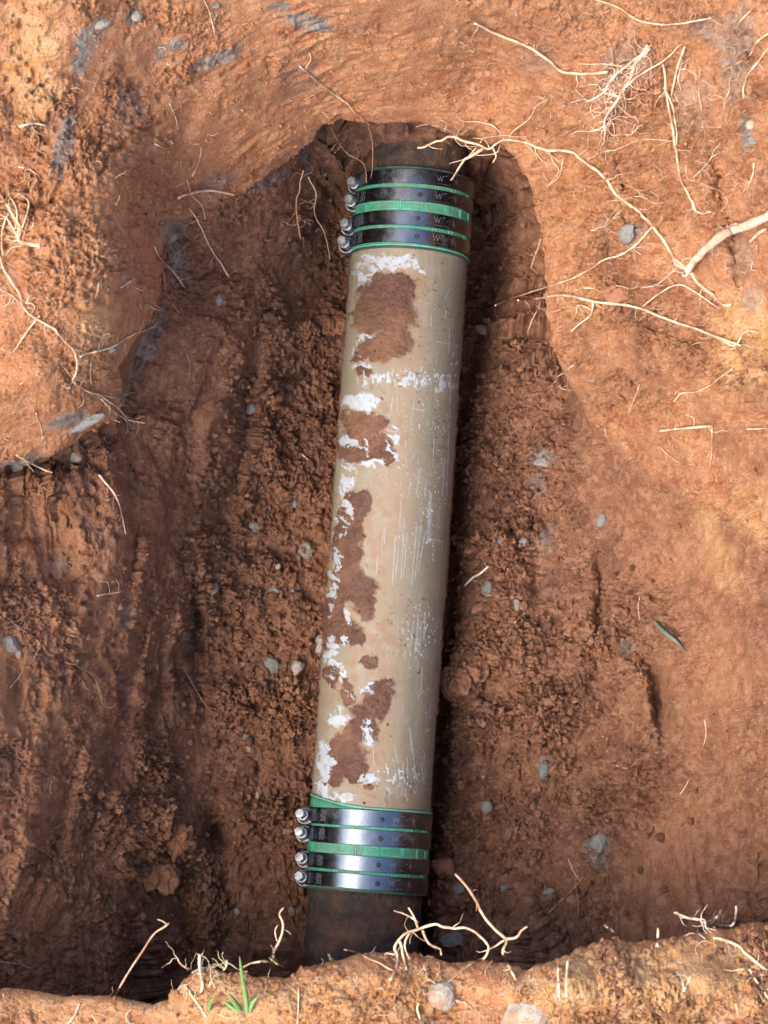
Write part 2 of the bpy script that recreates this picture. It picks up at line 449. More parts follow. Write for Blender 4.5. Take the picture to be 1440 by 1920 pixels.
rn = fbm(PX / 17 + 0.9 * fbm(PX / 14, PY / 14, 2, 2), PY / 17 + 0.9 * fbm(PX / 14 + 30, PY / 14, 2, 0), 3, 1)
rn2 = fbm(PX / 8 + 0.8 * fbm(PX / 9, PY / 9, 2, 1), PY / 8, 2, 0)
H -= (0.0062 * np.exp(-(rn / 0.055) ** 2) * sstep(0.40, 0.62, vnoise(PX / 30, PY / 30, 2)) + 0.0032 * np.exp(-(rn2 / 0.07) ** 2)) * np.clip(amp * 1.3, 0, 1)
H += 0.012 * fbm(PX / 130, PY / 130, 3, 0) + (0.006 + 0.006 * slope_r) * fbm(PX / 45, PY / 45, 4, 2) * (1 - 0.6 * smooth_patch)
pits = sstep(0.60, 0.80, vnoise(PX / 13 + 5, PY / 10, 0)) * sstep(0.4, 0.65, vnoise(PX / 70, PY / 70, 2))
H -= 0.006 * pits * (1 - 0.8 * smooth_patch)
# grooves running down the left wall
gw = fbm((PX + 0.30 * (PY - 1200) * sstep(1100, 1900, PY)) / 62 + 0.9 * fbm(PX / 70, PY / 120, 3, 1), PY / 210, 4, 1)
H += 0.018 * leftwall * (gw - 0.6 * np.abs(gw)) * sstep(560, 800, PY)
# slanting shelves higher on the left wall
q = (PX * 0.80 + PY * 0.60); r = (-PX * 0.60 + PY * 0.80)
H += 0.014 * leftwall * fbm(q / 70 + 0.6 * fbm(PX / 60, PY / 60, 2, 0), r / 190, 4, 2) * sstep(900, 700, PY)
# scrape marks of the digging bar round the arch
ax = PX - 790; ay = PY - 760
rad = np.hypot(ax, ay); ang = np.arctan2(ay, ax)
scr = fbm(rad / 9.0 + 1.2 * fbm(PX / 90, PY / 90, 2), ang * 15.0, 3, 1)
scr2 = fbm(rad / 5.0, ang * 38.0, 3, 2)
H += (0.0042 * scr + 0.0028 * scr2) * (0.35 + 0.9 * pat2) * np.clip(arch * 1.0 + 0.45 * slope_r + 0.25 * block * sstep(560, 760, PY), 0, 1)
q2 = (PX * 0.55 - PY * 0.84); r2 = PX * 0.84 + PY * 0.55
H += 0.0035 * fbm(r2 / 16, q2 / 120, 3, 1) * bowl
G = np.zeros(PX.shape)
# larger shapes seen in the photo: holes, ledges, lumps
for (bx, by, rx, ry, a, h) in [(1130,1140,16,48,4,-.030),(1128,1070,12,30,0,-.016),(1238,1310,15,62,-6,-.040),(1205,1245,26,14,35,-.02),(1185,1310,40,55,0,.012),
        (1110,1600,60,60,0,.006),(866,1268,40,44,0,.016),(908,1268,9,40,8,-.016),(560,700,50,16,-8,-.02),(600,620,46,36,0,.016),
        (80,382,26,14,-20,-.03),(64,410,8,14,0,-.02),(350,1300,14,60,-6,-.02),(362,1160,12,60,0,-.02),(280,1160,20,60,10,.012),(250,1110,18,120,8,.012),
        (1250,690,60,40,0,.006),(1150,555,25,22,0,.008),(1165,560,8,16,0,-.008),(300,1520,60,40,40,.02),(330,1600,40,40,0,.016),(335,1700,30,80,0,-.03),
        (150,1500,24,140,10,.012),(210,1100,20,70,20,-.016),(470,690,16,90,12,-.016),(205,1450,18,110,14,-.014),(420,560,60,20,-50,.010),
        (340,250,20,90,20,-.012),(700,1830,60,30,0,.012),(900,1840,70,30,0,.012),(1080,1850,90,50,0,.018),(1250,1850,90,60,0,.016),(1150,1900,30,40,0,-.012),(500,1880,80,40,0,.012),
        (600,85,35,22,-20,.012),(1040,1850,50,40,0,.016),(1180,1850,60,34,0,.014),(1330,1830,50,34,0,.014),(960,1870,34,30,0,.012),(820,1900,50,24,0,-.010),(640,1880,40,30,0,.012),(1090,1895,30,20,0,-.014),(420,1905,50,22,0,.012),(1240,1900,26,20,0,-.012),(300,70,20,110,25,-.010),(990,1370,12,46,0,-.006),(940,1540,16,110,28,-.010)]:
    G += h * blob(bx, by, rx, ry, a)
for (bx, by, rx, ry, a, h) in [(250,1030,13,110,4,-.030),(222,1020,26,110,4,.014),(268,1190,12,70,14,-.026),(368,1200,12,110,-4,-.034),(345,1320,18,80,-6,.014),(400,1565,20,34,-20,-.040),(350,1540,36,40,30,.022),
        (288,1770,36,80,4,-.040),(225,1700,24,120,6,.016),(120,1500,14,120,14,-.016),(60,1480,30,120,8,.014),(28,1290,14,60,4,-.024),(455,800,13,150,8,-.022),(425,760,22,120,12,.014),
        (300,860,40,40,0,-.014),(505,560,14,90,30,-.016),(535,480,18,80,20,.016),(90,905,120,16,-6,-.030),(215,860,40,18,-30,-.024),(100,560,110,120,0,.022),(60,720,120,60,0,.018),(295,470,14,70,-6,-.014),
        (1200,1260,30,60,0,.010),(1150,1210,40,16,0,.008),(1368,430,12,120,-12,-.016),(1330,400,34,120,-12,.012),(1170,330,14,90,-8,-.010),(1120,480,30,90,0,.008),(1250,620,90,20,20,-.010),(1060,180,80,24,20,.010),(1250,180,40,60,10,-.012),(760,60,160,16,4,-.008),(560,170,60,14,-30,-.008),(640,640,20,60,0,-.01)]:
    G += h * blob(bx, by, rx, ry, a)
# the soil has settled away from the right side of the pipe
pxr = 766 + (PY - 500) * (698 - 766) / 980.0 + 112
G -= inside * 0.062 * np.exp(-((PX - pxr - 4) / np.where(PX > pxr, 19.0, 60.0)) ** 2)
fade = sstep(0.6, 0.0, OUT)
W[..., 2] += G * fade
H = H * sstep(0.07, 0.0, OUT) + sstep(0.0, 0.08, OUT) * (0.007 * fbm(W[..., 0] * 28, W[..., 1] * 28, 3, 1) + 0.012 * fbm(W[..., 0] * 7, W[..., 1] * 7, 3, 2))
# keep the lumps off the inside of the undercuts a little
H = np.where(inside & (T < BACK) & (und > 20), H * 0.42, H) * (1 - 0.5 * rim)
N = normals(W)
TC = CAM - W; TC /= np.linalg.norm(TC, axis=-1, keepdims=True)
cosv = np.clip((N * TC).sum(-1), 0, 1)
Dv = N * 0.5 + np.array([0, 0, 1.0]) * 0.5
W = W + Dv * (H * (0.55 + 0.45 * cosv))[..., None]

# ---- colour zones of the soil: dampness, clay seams and shade painted into the lower bowl
cn = fbm(PX / 90, PY / 90, 4, 1)
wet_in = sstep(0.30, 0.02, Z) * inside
damp_shade = np.where(inside, np.clip(0.30 + 0.75 * wet_in, 0, 1), 0.0)
damp_shade = np.where(inside & (PX > 1000), np.maximum(damp_shade - 0.20 * sstep(1020, 1300, PX), 0.72 * sstep(800, 1000, PY)), damp_shade)  # moist brown of the lower right bowl also stands in for its shade
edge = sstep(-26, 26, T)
damp_shade = damp_shade * edge + (0.14 + 0.25 * sstep(0.0, 0.3, cn)) * slope_r * (1 - edge)
damp_shade = np.clip(damp_shade + 0.22 * cn + 0.35 * leftwall * sstep(0.0, 0.3, cn), 0, 1)
damp_shade = np.clip(damp_shade - 0.22 * smooth_patch * bowl, 0, 1)
grey = np.zeros(PX.shape)
for (bx, by, rx, ry, a, g) in [(155,95,20,48,15,1),(190,45,14,10,0,1),(178,60,18,30,20,.8),(120,270,18,60,10,.9),(110,310,12,30,0,.7),(250,32,16,14,0,1),(330,78,22,12,0,.9),
        (300,90,16,20,0,.7),(410,105,50,14,-22,1),(580,40,44,18,12,1),(525,12,20,8,0,1),(1405,250,10,36,5,.9),(1380,100,30,90,10,.6),(1340,60,40,30,0,.5),(1180,120,50,40,0,.45),
        (130,790,44,12,-20,1),(40,875,50,24,-12,.8),(140,855,18,10,0,1),(320,445,20,40,0,.7),(345,500,18,30,0,.8),(300,640,16,60,20,.6),(250,740,30,20,-40,.8),(400,340,40,12,-20,.6),(505,345,40,10,-25,.6),
        (225,520,6,8,0,.6),(1020,865,30,14,10,.9),(1016,910,20,18,0,.6),(1025,1010,18,26,0,.5),(890,1150,12,24,0,.5),(1190,435,16,24,20,1),(905,620,18,8,0,.8),(1390,480,26,40,0,.4),(1410,560,20,26,0,.5),
        (1180,1215,14,8,0,.6),(1120,1580,26,22,-30,.7),(1025,1440,14,28,10,.6),(240,1160,16,20,0,.5),(120,1060,24,14,0,.35),(590,300,16,34,0,.6),(360,1190,14,30,0,.4),(820,1864,28,20,0,.5),(1300,200,40,50,0,.35),(240,200,30,40,0,.4),(560,150,40,30,0,.25),(1000,110,50,24,0,.2)]:
    grey = np.maximum(grey, g * sstep(0.35, 0.75, blob(bx, by, rx * 1.25, ry * 1.25, a) * (0.75 + 0.6 * vnoise(PX / 9, PY / 9, 1)) ))
ochre = np.zeros(PX.shape)
for (bx, by, rx, ry, a, g) in [(1400,640,60,90,0,.8),(1330,990,26,60,-25,.5),(180,600,30,40,0,.7),(60,90,60,120,0,.45),(620,85,30,20,0,.7),(1100,1850,150,60,0,.9),(1280,1850,200,80,0,.75),(500,1890,260,60,0,.6),(760,1870,160,50,0,.5),(100,1890,160,40,0,.4),
        (60,180,30,60,20,.6),(1090,560,40,40,0,.35),(1360,1060,30,60,-20,.35),(1420,960,40,60,0,.4)]:
    ochre = np.maximum(ochre, g * sstep(0.25, 0.8, blob(bx, by, rx * 1.2, ry * 1.2, a) * (0.55 + 0.9 * vnoise(PX / 22, PY / 22, 2))))
lawn = sstep(0.35, 0.8, OUT + 0.15 * fbm(W[..., 0] * 6, W[..., 1] * 6))
Vg = W.reshape(-1, 3)
faces = grid_faces(NY, NX)[:, ::-1]
ground = mesh_np('ground', Vg, faces, M['soil'], attrs={'damp_shade': damp_shade, 'grey': grey, 'ochre': ochre, 'lawn': lawn})
tag(ground, 'red clay ground with a deep dug hole and undercut edges', 'ground', kind='structure')

dg = bpy.context.evaluated_depsgraph_get()
BVH = BVHTree.FromObject(ground, dg)

def surf(px, py):
    h = BVH.ray_cast(Vector(CAM), ray(px, py))
    if h[0] is None: return unproj(px, py, 0.0), Vector((0, 0, 1)), -1
    return np.array(h[0]), h[1], h[2]

# ------------------------------------------------------------------ pipe frame
R = 110.5 * S
A0 = unproj(766.0, 500.0, 0.0); A1 = unproj(698.0, 1480.0, 0.0)
AX = (A0 - A1); AX[2] = 0; AX /= np.linalg.norm(AX)      # towards the far end (up in the photo)
BX = np.array([AX[1], -AX[0], 0.0])                       # to the right
def s_at(py, r=R):
    """position along the axis whose crest (height r) is seen at photo row py"""
    px = 766 + (py - 500) * (698 - 766) / 980.0
    p = unproj(px, py, r)
    return float(np.dot(p - A1, AX))
def pp(s, th, r):
    s = np.asarray(s, float)[..., None]; th = np.asarray(th, float)[..., None]; r = np.asarray(r, float)[..., None]
    return A1 + AX * s + r * (BX * np.cos(th) + np.array([0, 0, 1.0]) * np.sin(th))

def tube(name, ss, th, rfun, mat, parent, attrs=None, wrap=True):
    SS, TH = np.meshgrid(ss, th, indexing='ij')
    RR = rfun(SS, TH)
    V = pp(SS, TH, RR)
    return mesh_np(name, V.reshape(-1, 3), grid_faces(len(ss), len(th), wrap), mat, parent, attrs=attrs)

def strip(name, s0, s1, th0, th1, r0, r1, mat, parent, n=24, bev=0.0):
    """curved solid bar hugging the pipe between two angles, s0 and s1 may be functions of the angle"""
    th = np.linspace(th0, th1, n)
    f0 = s0(th) if callable(s0) else np.full(n, s0); f1 = s1(th) if callable(s1) else np.full(n, s1)
    b = bev
    prof = [(f0, r0), (f0, r1 - b), (f0 + b, r1), (f1 - b, r1), (f1, r1 - b), (f1, r0)]
    V = np.stack([pp(a, th, np.full(n, rr)) for a, rr in prof], 1)   # n,6,3
    F1 = grid_faces(n, 6, True)
    caps = [np.array([[0, 1, 2, 3, 4, 5]]), np.array([[(n - 1) * 6 + i for i in (5, 4, 3, 2, 1, 0)]])]
    return mesh_np(name, V.reshape(-1, 3), [F1[:, ::-1]] + caps, mat, parent, smooth=False)

# ------------------------------------------------------------------ pipe materials
def pipe_mat():
    t = NT('weathered_tan_pipe'); co = t.coord()
    n1 = t.noise(co, 22, 5, 0.6, 0.4); n2 = t.noise(co, 120, 5, 0.65)
    st = t.noise(t.mapping(co, (160, 9, 160)), 1.0, 4, 0.6)
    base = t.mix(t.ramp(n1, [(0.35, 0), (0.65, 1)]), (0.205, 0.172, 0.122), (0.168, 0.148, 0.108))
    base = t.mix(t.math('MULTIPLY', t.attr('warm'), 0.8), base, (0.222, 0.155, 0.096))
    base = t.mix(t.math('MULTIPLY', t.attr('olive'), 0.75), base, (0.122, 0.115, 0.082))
    base = t.mix(t.math('MULTIPLY', t.ramp(n2, [(0.5, 0), (0.75, 1)]), 0.35), base, (0.28, 0.225, 0.155))
    base = t.mix(t.math('MULTIPLY', t.ramp(st, [(0.52, 0), (0.72, 1)]), 0.25), base, (0.30, 0.27, 0.21))
    base = t.mix(t.ramp(t.noise(co, 230, 3, 0.7), [(0.28, 0.6), (0.36, 0)]), base, (0.13, 0.085, 0.05))
    mud = t.mix(t.ramp(n2, [(0.35, 0), (0.65, 1)]), (0.066, 0.028, 0.017), (0.105, 0.047, 0.027))
    mud = t.mix(t.ramp(t.noise(co, 60, 4, 0.6), [(0.5, 0), (0.72, 0.7)]), mud, (0.105, 0.056, 0.045))
    mud = t.mix(t.ramp(t.noise(co, 24, 4, 0.6), [(0.47, 0), (0.62, 0.85)]), mud, (0.15, 0.072, 0.038))
    base = t.mix(t.attr('stain'), base, (0.195, 0.108, 0.056))
    base = t.mix(t.math('MULTIPLY', t.attr('white'), 0.93), base, t.mix(t.ramp(n2, [(0.3, 0), (0.55, 1)]), (0.29, 0.27, 0.24), (0.315, 0.36, 0.405)))
    base = t.mix(t.attr('mud'), base, mud)
    rough = t.mix(t.attr('mud'), 0.62, 0.72)
    nb = t.bump(t.noise(co, 400, 4, 0.6), 0.0006, 0.6)
    nb = t.bump(t.math('MULTIPLY', t.noise(co, 260, 5, 0.7), t.attr('mud')), 0.0025, 0.8, nb)
    return t.out(base, rough, 0, nb, 0.35)
M['pipe'] = pipe_mat()
def iron_mat():
    t = NT('rusted_cast_iron'); co = t.coord()
    n1 = t.noise(co, 30, 5, 0.65); n2 = t.noise(co, 150, 5, 0.7)
    c = t.ramp(n1, [(0.3, (0.018, 0.015, 0.013)), (0.47, (0.040, 0.028, 0.022)), (0.58, (0.072, 0.040, 0.026)), (0.72, (0.14, 0.068, 0.038))])
    c = t.mix(t.ramp(n2, [(0.5, 0), (0.75, 0.6)]), c, (0.10, 0.082, 0.066))
    return t.out(c, 0.85, 0.0, t.bump(n2, 0.004, 0.9), 0.25)
M['iron'] = iron_mat()
def steel_mat():
    t = NT('brushed_band_steel'); co = t.coord()
    sc = t.noise(co, 90, 5, 0.7, 0.2); sm = t.noise(co, 900, 2, 0.5)
    c = t.ramp(sc, [(0.3, (0.115, 0.135, 0.160)), (0.6, (0.145, 0.168, 0.197)), (0.75, (0.17, 0.175, 0.18))])
    r = t.ramp(sc, [(0.3, 0.21), (0.7, 0.30)])
    dust = t.math('MULTIPLY', t.ramp(t.noise(co, 30, 6, 0.75, 0.2), [(0.52, 0.0), (0.78, 0.55)]), t.ramp(t.noise(co, 300, 4, 0.7), [(0.35, 0.25), (0.6, 1.0)]))
    c = t.mix(dust, c, (0.16, 0.085, 0.05)); r = t.mix(dust, r, 0.8)
    return t.out(c, r, t.math('SUBTRACT', 1.0, dust, True), t.bump(sm, 0.0001, 0.2), 0.5)
M['steel'] = steel_mat()
M['bolt'] = simple('zinc_bolt_steel', [(0.35, (0.20, 0.20, 0.195)), (0.65, (0.42, 0.42, 0.41))], 200, 0.45, 0.0004, 0.6, 0.5)
M['housing'] = simple('dark_housing_steel', [(0.35, (0.08, 0.085, 0.095)), (0.65, (0.17, 0.175, 0.19))], 150, 0.35, 0.0003, 0.8, 0.5)
M['etch'] = simple('etched_mark', [(0.35, (0.15, 0.155, 0.165)), (0.65, (0.27, 0.27, 0.28))], 500, 0.6, 0.0001, 0.3, 0.4)
M['hole'] = simple('punched_hole_dark', [(0.3, (0.012, 0.02, 0.02)), (0.7, (0.03, 0.04, 0.04))], 200, 0.6)
def rub(name, stops, dmax):
    t = NT(name); co = t.coord()
    c = t.ramp(t.noise(co, 120, 5, 0.6), stops)
    dust = t.math('MULTIPLY', t.ramp(t.noise(co, 40, 5, 0.7, 0.4), [(0.44, 0.0), (0.68, dmax)]), t.ramp(t.noise(co, 330, 4, 0.7), [(0.35, 0.3), (0.6, 1.0)]))
    c = t.mix(dust, c, (0.15, 0.085, 0.05))
    return t.out(c, t.mix(dust, 0.45, 0.85), 0, t.bump(t.noise(co, 400, 4, 0.6), 0.0004, 0.6), 0.4)
M['rubber'] = rub('green_rubber', [(0.3, (0.022, 0.165, 0.095)), (0.6, (0.038, 0.235, 0.145)), (0.78, (0.075, 0.27, 0.18))], 0.75)
M['rubber_light'] = rub('worn_green_rubber', [(0.3, (0.06, 0.255, 0.165)), (0.7, (0.115, 0.33, 0.235))], 0.6)
M['rubber_dark'] = rub('dark_rubber_edge', [(0.3, (0.012, 0.03, 0.028)), (0.7, (0.03, 0.06, 0.052))], 0.5)

# ------------------------------------------------------------------ the pipe between the couplings
s_top = s_at(445); s_bot = s_at(1540)
ss = np.linspace(s_bot, s_top, int((s_top - s_bot) / S / 1.25))
th = np.concatenate([np.linspace(-0.25, math.pi + 0.25, 310), np.linspace(math.pi + 0.25, 2 * math.pi - 0.25, 40)[1:-1]])
SS, TH = np.meshgrid(ss, th, indexing='ij')
P0 = pp(SS, TH, np.full(SS.shape, R))
IX, IY = proj(P0)
front = np.sin(TH) > -0.12
wq = 1.0
IA_ = IX * 0.87 + IY * 0.49; IB_ = -IX * 0.49 + IY * 0.87
IXw = IX + 17 * fbm(IA_ / 24, IB_ / 24, 6, 0, 0.66); IYw = IY + 17 * fbm(IA_ / 24 + 40, IB_ / 24, 6, 1, 0.66)
def ell(lst, sharp=0.12, x=None, y=None):
    X = IXw if x is None else x; Y = IYw if y is None else y
    o = np.zeros(IX.shape)
    for (cx, cy, rx, ry, *a) in lst:
        an = math.radians(a[0]) if a else 0
        c, s = math.cos(an), math.sin(an)
        u = ((X - cx) * c + (Y - cy) * s) / rx; v = (-(X - cx) * s + (Y - cy) * c) / ry
        o = np.maximum(o, sstep(1 + sharp, 1 - sharp, np.sqrt(u * u + v * v)))
    return o * front
mud_l = [(722,560,56,44),(742,536,36,24),(690,585,34,42),(735,590,44,40),(722,650,54,26,-8),(750,640,26,28),(690,662,34,14,-20),(688,700,20,9),(712,745,4,4),
         (690,795,40,20),(665,800,26,28),(665,845,34,20,15),(705,838,36,26),(728,868,8,8),(668,935,26,16),(685,945,12,28),(660,985,24,40),(650,1030,28,46),(672,1005,18,26),
         (680,1110,26,40),(650,1090,30,40),(690,1140,16,30),(628,1150,24,50),(645,1180,30,26),(668,1203,14,14),(693,1237,17,13),(615,1195,14,22),
         (705,1315,28,34),(720,1300,18,28),(685,1330,26,22),(650,1300,16,24),(678,1370,32,26),(640,1395,20,20),(650,1420,38,34),(630,1450,20,30),(670,1450,26,18),(690,1480,10,6),(620,1265,14,18)]
mud = ell(mud_l, 0.14)
smear = ell([(a[0], a[1], a[2] * 1.22 + 5, a[3] * 1.15 + 5, *a[4:]) for a in mud_l], 0.5) * sstep(-0.25, 0.35, fbm(IA_ / 9, IB_ / 16, 4, 2, 0.6))
white_l = [(735,485,46,12),(690,490,24,20),(682,515,18,24),(700,505,36,12),(760,498,50,7,8),(690,637,30,9,-14),(672,660,13,16),(684,688,24,7),(676,752,31,21,-6),
           (742,812,12,18),(736,835,14,12),(740,855,5,26),(655,830,12,9,40),(670,838,7,14,-20),(686,838,6,18),(652,885,15,30),(644,930,14,34),(640,970,12,24),(655,955,10,12),(640,1003,7,22),
           (632,1065,10,42),(624,1100,7,60),(700,868,26,8),(655,1165,7,22,-15),(650,1192,10,18,30),(622,1225,11,36),(616,1262,10,22),(640,1272,8,34,-22),(632,1345,24,17),(612,1395,12,14),
           (611,1430,17,42),(604,1480,14,34),(690,1372,12,26,-10),(692,1288,16,7,-20),(690,1460,24,11),(640,1496,22,9),(654,1300,6,22,-25)]
RX_ = IXw * 0.82 + IYw * 0.57; RY_ = -IXw * 0.57 + IYw * 0.82
wbreak = sstep(0.0, 0.10, fbm(RX_ / 13, RY_ / 8, 4, 1, 0.62) + 0.10 + 0.10 * fbm(IX / 40, IY / 40, 2, 0))
solid = ell([(676,752,28,18,-6),(735,484,34,8),(632,1347,18,12),(612,1430,10,30),(606,1480,8,24)], 0.2)
white = np.maximum(ell(white_l, 0.2) * wbreak, solid)
# the abraded print band
band = ell([(770,712,82,14,6)], 0.25) * sstep(0.40, 0.62, vnoise((IX + 0.1 * IY) / 4.2 + 0.5 * fbm(IX / 9, IY / 9, 2), IY / 14, 0) * 0.55 + 0.45 * fbm(IA_ / 7, IB_ / 7, 4, 1, 0.6) + 0.22)
white = np.maximum(white, band * 0.9)
white = np.maximum(white, ell([(690,712,24,12)], 0.2) * sstep(0.42, 0.55, vnoise(IX / 4, IY / 14, 2)) * 0.8)
# speckle
spk = sstep(0.86, 0.92, vnoise(IX / 3.2, IY / 4.0, 0)) * ell([(800,1010,60,500,-4)], 0.5, IX, IY) * sstep(0.35, 0.6, vnoise(IX / 40, IY / 60, 1))
white = np.maximum(white, spk * 0.7)
spk2 = sstep(0.78, 0.86, vnoise(IX / 3.5, IY / 5.5, 2)) * ell([(745,1460,50,30,10),(790,1190,34,50),(806,990,14,60),(860,690,14,50),(800,705,50,14)], 0.5, IX, IY)
white = np.maximum(white, spk2)
# scratches
def scratch(x0, y0, x1, y1, w):
    dx, dy = x1 - x0, y1 - y0; L2 = dx * dx + dy * dy
    t = ((IX - x0) * dx + (IY - y0) * dy) / L2
    d = np.hypot(IX - x0 - np.clip(t, 0, 1) * dx, IY - y0 - np.clip(t, 0, 1) * dy)
    return sstep(w, w * 0.4, d + 0.8 * (vnoise(IX / 4, IY / 9, 1) - 0.4))
sc = np.zeros(IX.shape)
for a in [(742,1005,736,1095,1.6),(748,1020,741,1090,1.4),(757,1005,752,1085,1.4),(764,1000,757,1080,1.4),(782,985,772,1095,1.8),(790,985,778,1085,1.6),(798,1000,784,1070,1.5),
          (709,1040,705,1080,1.4),(722,990,721,1020,1.4),(808,925,806,1000,4.0),(806,955,804,1015,5.0),(800,900,797,930,2),(788,880,782,925,1.6),(770,900,766,930,1.5),
          (785,1160,779,1225,2.4),(776,1165,770,1220,1.8),(791,1165,786,1225,1.8),(798,1150,795,1200,3),(768,1365,780,1450,2.4),(777,1440,782,1460,3.5),(764,1420,765,1460,1.5),(756,1430,758,1470,1.8),
          (748,1440,750,1475,1.6),(792,1250,789,1300,2),(740,1395,746,1430,1.4),(790,1430,796,1470,1.5),(725,1475,735,1490,2.5),(760,1478,764,1500,2),(738,740,727,800,1.5),(772,765,796,770,2.2),
          (778,745,772,790,1.3),(812,1010,830,1016,1.6),(806,1008,812,1016,4),(845,540,835,560,1.3),(740,835,738,868,1.6),(820,640,860,648,1.2),(745,720,745,770,1.2),(834,860,830,930,2.0),(846,700,838,930,1.3)]:
    sc = np.maximum(sc, scratch(*a))
white = np.maximum(white, sc * 0.4 * front)
for _ in range(24):
    x0 = RNG.uniform(700, 850); y0 = RNG.uniform(520, 1480); L = RNG.uniform(10, 50)
    white = np.maximum(white, 0.45 * front * scratch(x0, y0, x0 - 0.07 * L + RNG.normal(0, 1.5), y0 + L, RNG.uniform(0.7, 1.2)))
mud = np.clip(mud, 0, 1) * (1 - 0.9 * sstep(0.5, 0.8, white) * (1 - ell([(722,560,56,44),(735,590,44,40),(722,650,54,26,-8)], 0.2)))
fleck = sstep(0.90, 0.94, vnoise(IX / 4.5, IY / 5.0, 1)) * front
mud = np.maximum(mud, fleck * 0.45 * sstep(0.45, 0.6, vnoise(IX / 60, IY / 60, 2)))
under = np.sin(TH) < 0.02
mud = np.where(under, np.maximum(mud, sstep(0.35, 0.6, vnoise(TH * 12, SS * 60, 1))), mud)
stain = ell([(700,790,70,60),(690,960,60,60),(700,1190,70,60),(690,1260,60,40),(660,1330,70,60),(700,1430,60,50),(720,1495,70,16),(750,540,50,40),(760,600,40,50),(690,1040,50,60)], 0.6) * 0.7 * sstep(-0.25, 0.4, fbm(IA_ / 20, IB_ / 20, 5, 0, 0.6))
stain = np.clip(np.maximum(stain, 0.75 * smear), 0, 1)
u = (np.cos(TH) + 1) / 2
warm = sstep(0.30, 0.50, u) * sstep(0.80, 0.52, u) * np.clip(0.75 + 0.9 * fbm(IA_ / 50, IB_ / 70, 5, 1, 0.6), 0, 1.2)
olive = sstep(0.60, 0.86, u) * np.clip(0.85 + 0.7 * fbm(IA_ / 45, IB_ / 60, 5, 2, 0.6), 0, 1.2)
rad_ = R + 0.0016 * mud * (0.35 + 0.8 * vnoise(IX / 9, IY / 9, 0) + 0.5 * vnoise(IX / 4, IY / 4, 1)) + 0.0004 * white
V = pp(SS, TH, rad_)
V_pipe = V
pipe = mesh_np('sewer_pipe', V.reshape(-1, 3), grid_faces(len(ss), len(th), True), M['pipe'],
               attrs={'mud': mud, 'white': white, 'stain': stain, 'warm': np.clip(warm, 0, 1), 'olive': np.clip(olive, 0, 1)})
tag(pipe, 'tan pipe with flaking white paint and dried mud lying between two banded couplings', 'pipe')

# old cast iron ends
def iron(name, sa, sb, label, rr):
    s_ = np.linspace(sa, sb, 120); t_ = np.linspace(0, 2 * math.pi, 120, endpoint=False)
    o = tube(name, s_, t_, lambda a, b: rr + 0.0030 * fbm(a / S / 22, b * 5, 5, 1, 0.6), M['iron'], None)
    return tag(o, label, 'pipe')
iron('cast_iron_pipe', s_at(350), s_at(350) + 0.30, 'dark rusty cast iron pipe end disappearing into the tunnel at the far wall', R * 0.90)
iron('cast_iron_pipe', s_at(1650) - 0.36, s_at(1650), 'dark rusty cast iron pipe end running under the near edge of the hole', R * 0.955)

# ------------------------------------------------------------------ couplings
def add_tri_strokes(segs, s_c, th_c, r, w):
    """thin raised strokes on the band: segments in px (dx = along circumference, dy = along axis)"""
    Vs = []; Fs = []
    for (x0, y0, x1, y1) in segs:
        n = 4
        L = math.hypot(x1 - x0, y1 - y0) or 1
        ox, oy = -(y1 - y0) / L * w / 2, (x1 - x0) / L * w / 2
        b = len(Vs)
        for i in range(n):
            t = i / (n - 1)
            for q in (-1, 1):
                X = x0 + (x1 - x0) * t + q * ox; Y = y0 + (y1 - y0) * t + q * oy
                Vs.append(pp(s_c - Y * S, th_c - X * S / r, r))
        for i in range(n - 1):
            Fs.append([b + 2 * i, b + 2 * i + 1, b + 2 * i + 3, b + 2 * i + 2])
    return np.array(Vs), np.array(Fs)

def cyl_np(c0, c1, r0, r1, n=16, cap=True):
    c0 = np.array(c0); c1 = np.array(c1); ax = c1 - c0; ax = ax / np.linalg.norm(ax)
    t = np.cross(ax, [0.3, 0.9, 0.1]); t /= np.linalg.norm(t); b = np.cross(ax, t)
    a = np.linspace(0, 2 * math.pi, n, endpoint=False)
    ring = np.cos(a)[:, None] * t + np.sin(a)[:, None] * b
    V = np.concatenate([c0 + ring * r0, c1 + ring * r1])
    i = np.arange(n)
    Fq = np.stack([i, (i + 1) % n, n + (i + 1) % n, n + i], -1)
    return V, [Fq, np.array([i[::-1]]), np.array([n + i])]

def join(parts):
    Vs = []; Fs = []; o = 0
    for V, Fl in parts:
        Vs.append(V); Fs += [f + o for f in (Fl if isinstance(Fl, list) else [Fl])]; o += len(V)
    return np.concatenate(Vs), Fs

def lathe_np(c0, ax, prof, n=18):
    ax = np.array(ax) / np.linalg.norm(ax)
    t = np.cross(ax, [0.3, 0.9, 0.1]); t /= np.linalg.norm(t); b = np.cross(ax, t)
    a = np.linspace(0, 2 * math.pi, n, endpoint=False)
    ring = np.cos(a)[:, None] * t + np.sin(a)[:, None] * b
    V = np.concatenate([np.array(c0) + ax * h + ring * r for r, h in prof])
    return V, [grid_faces(len(prof), n, True), np.array([(len(prof) - 1) * n + np.arange(n)])]

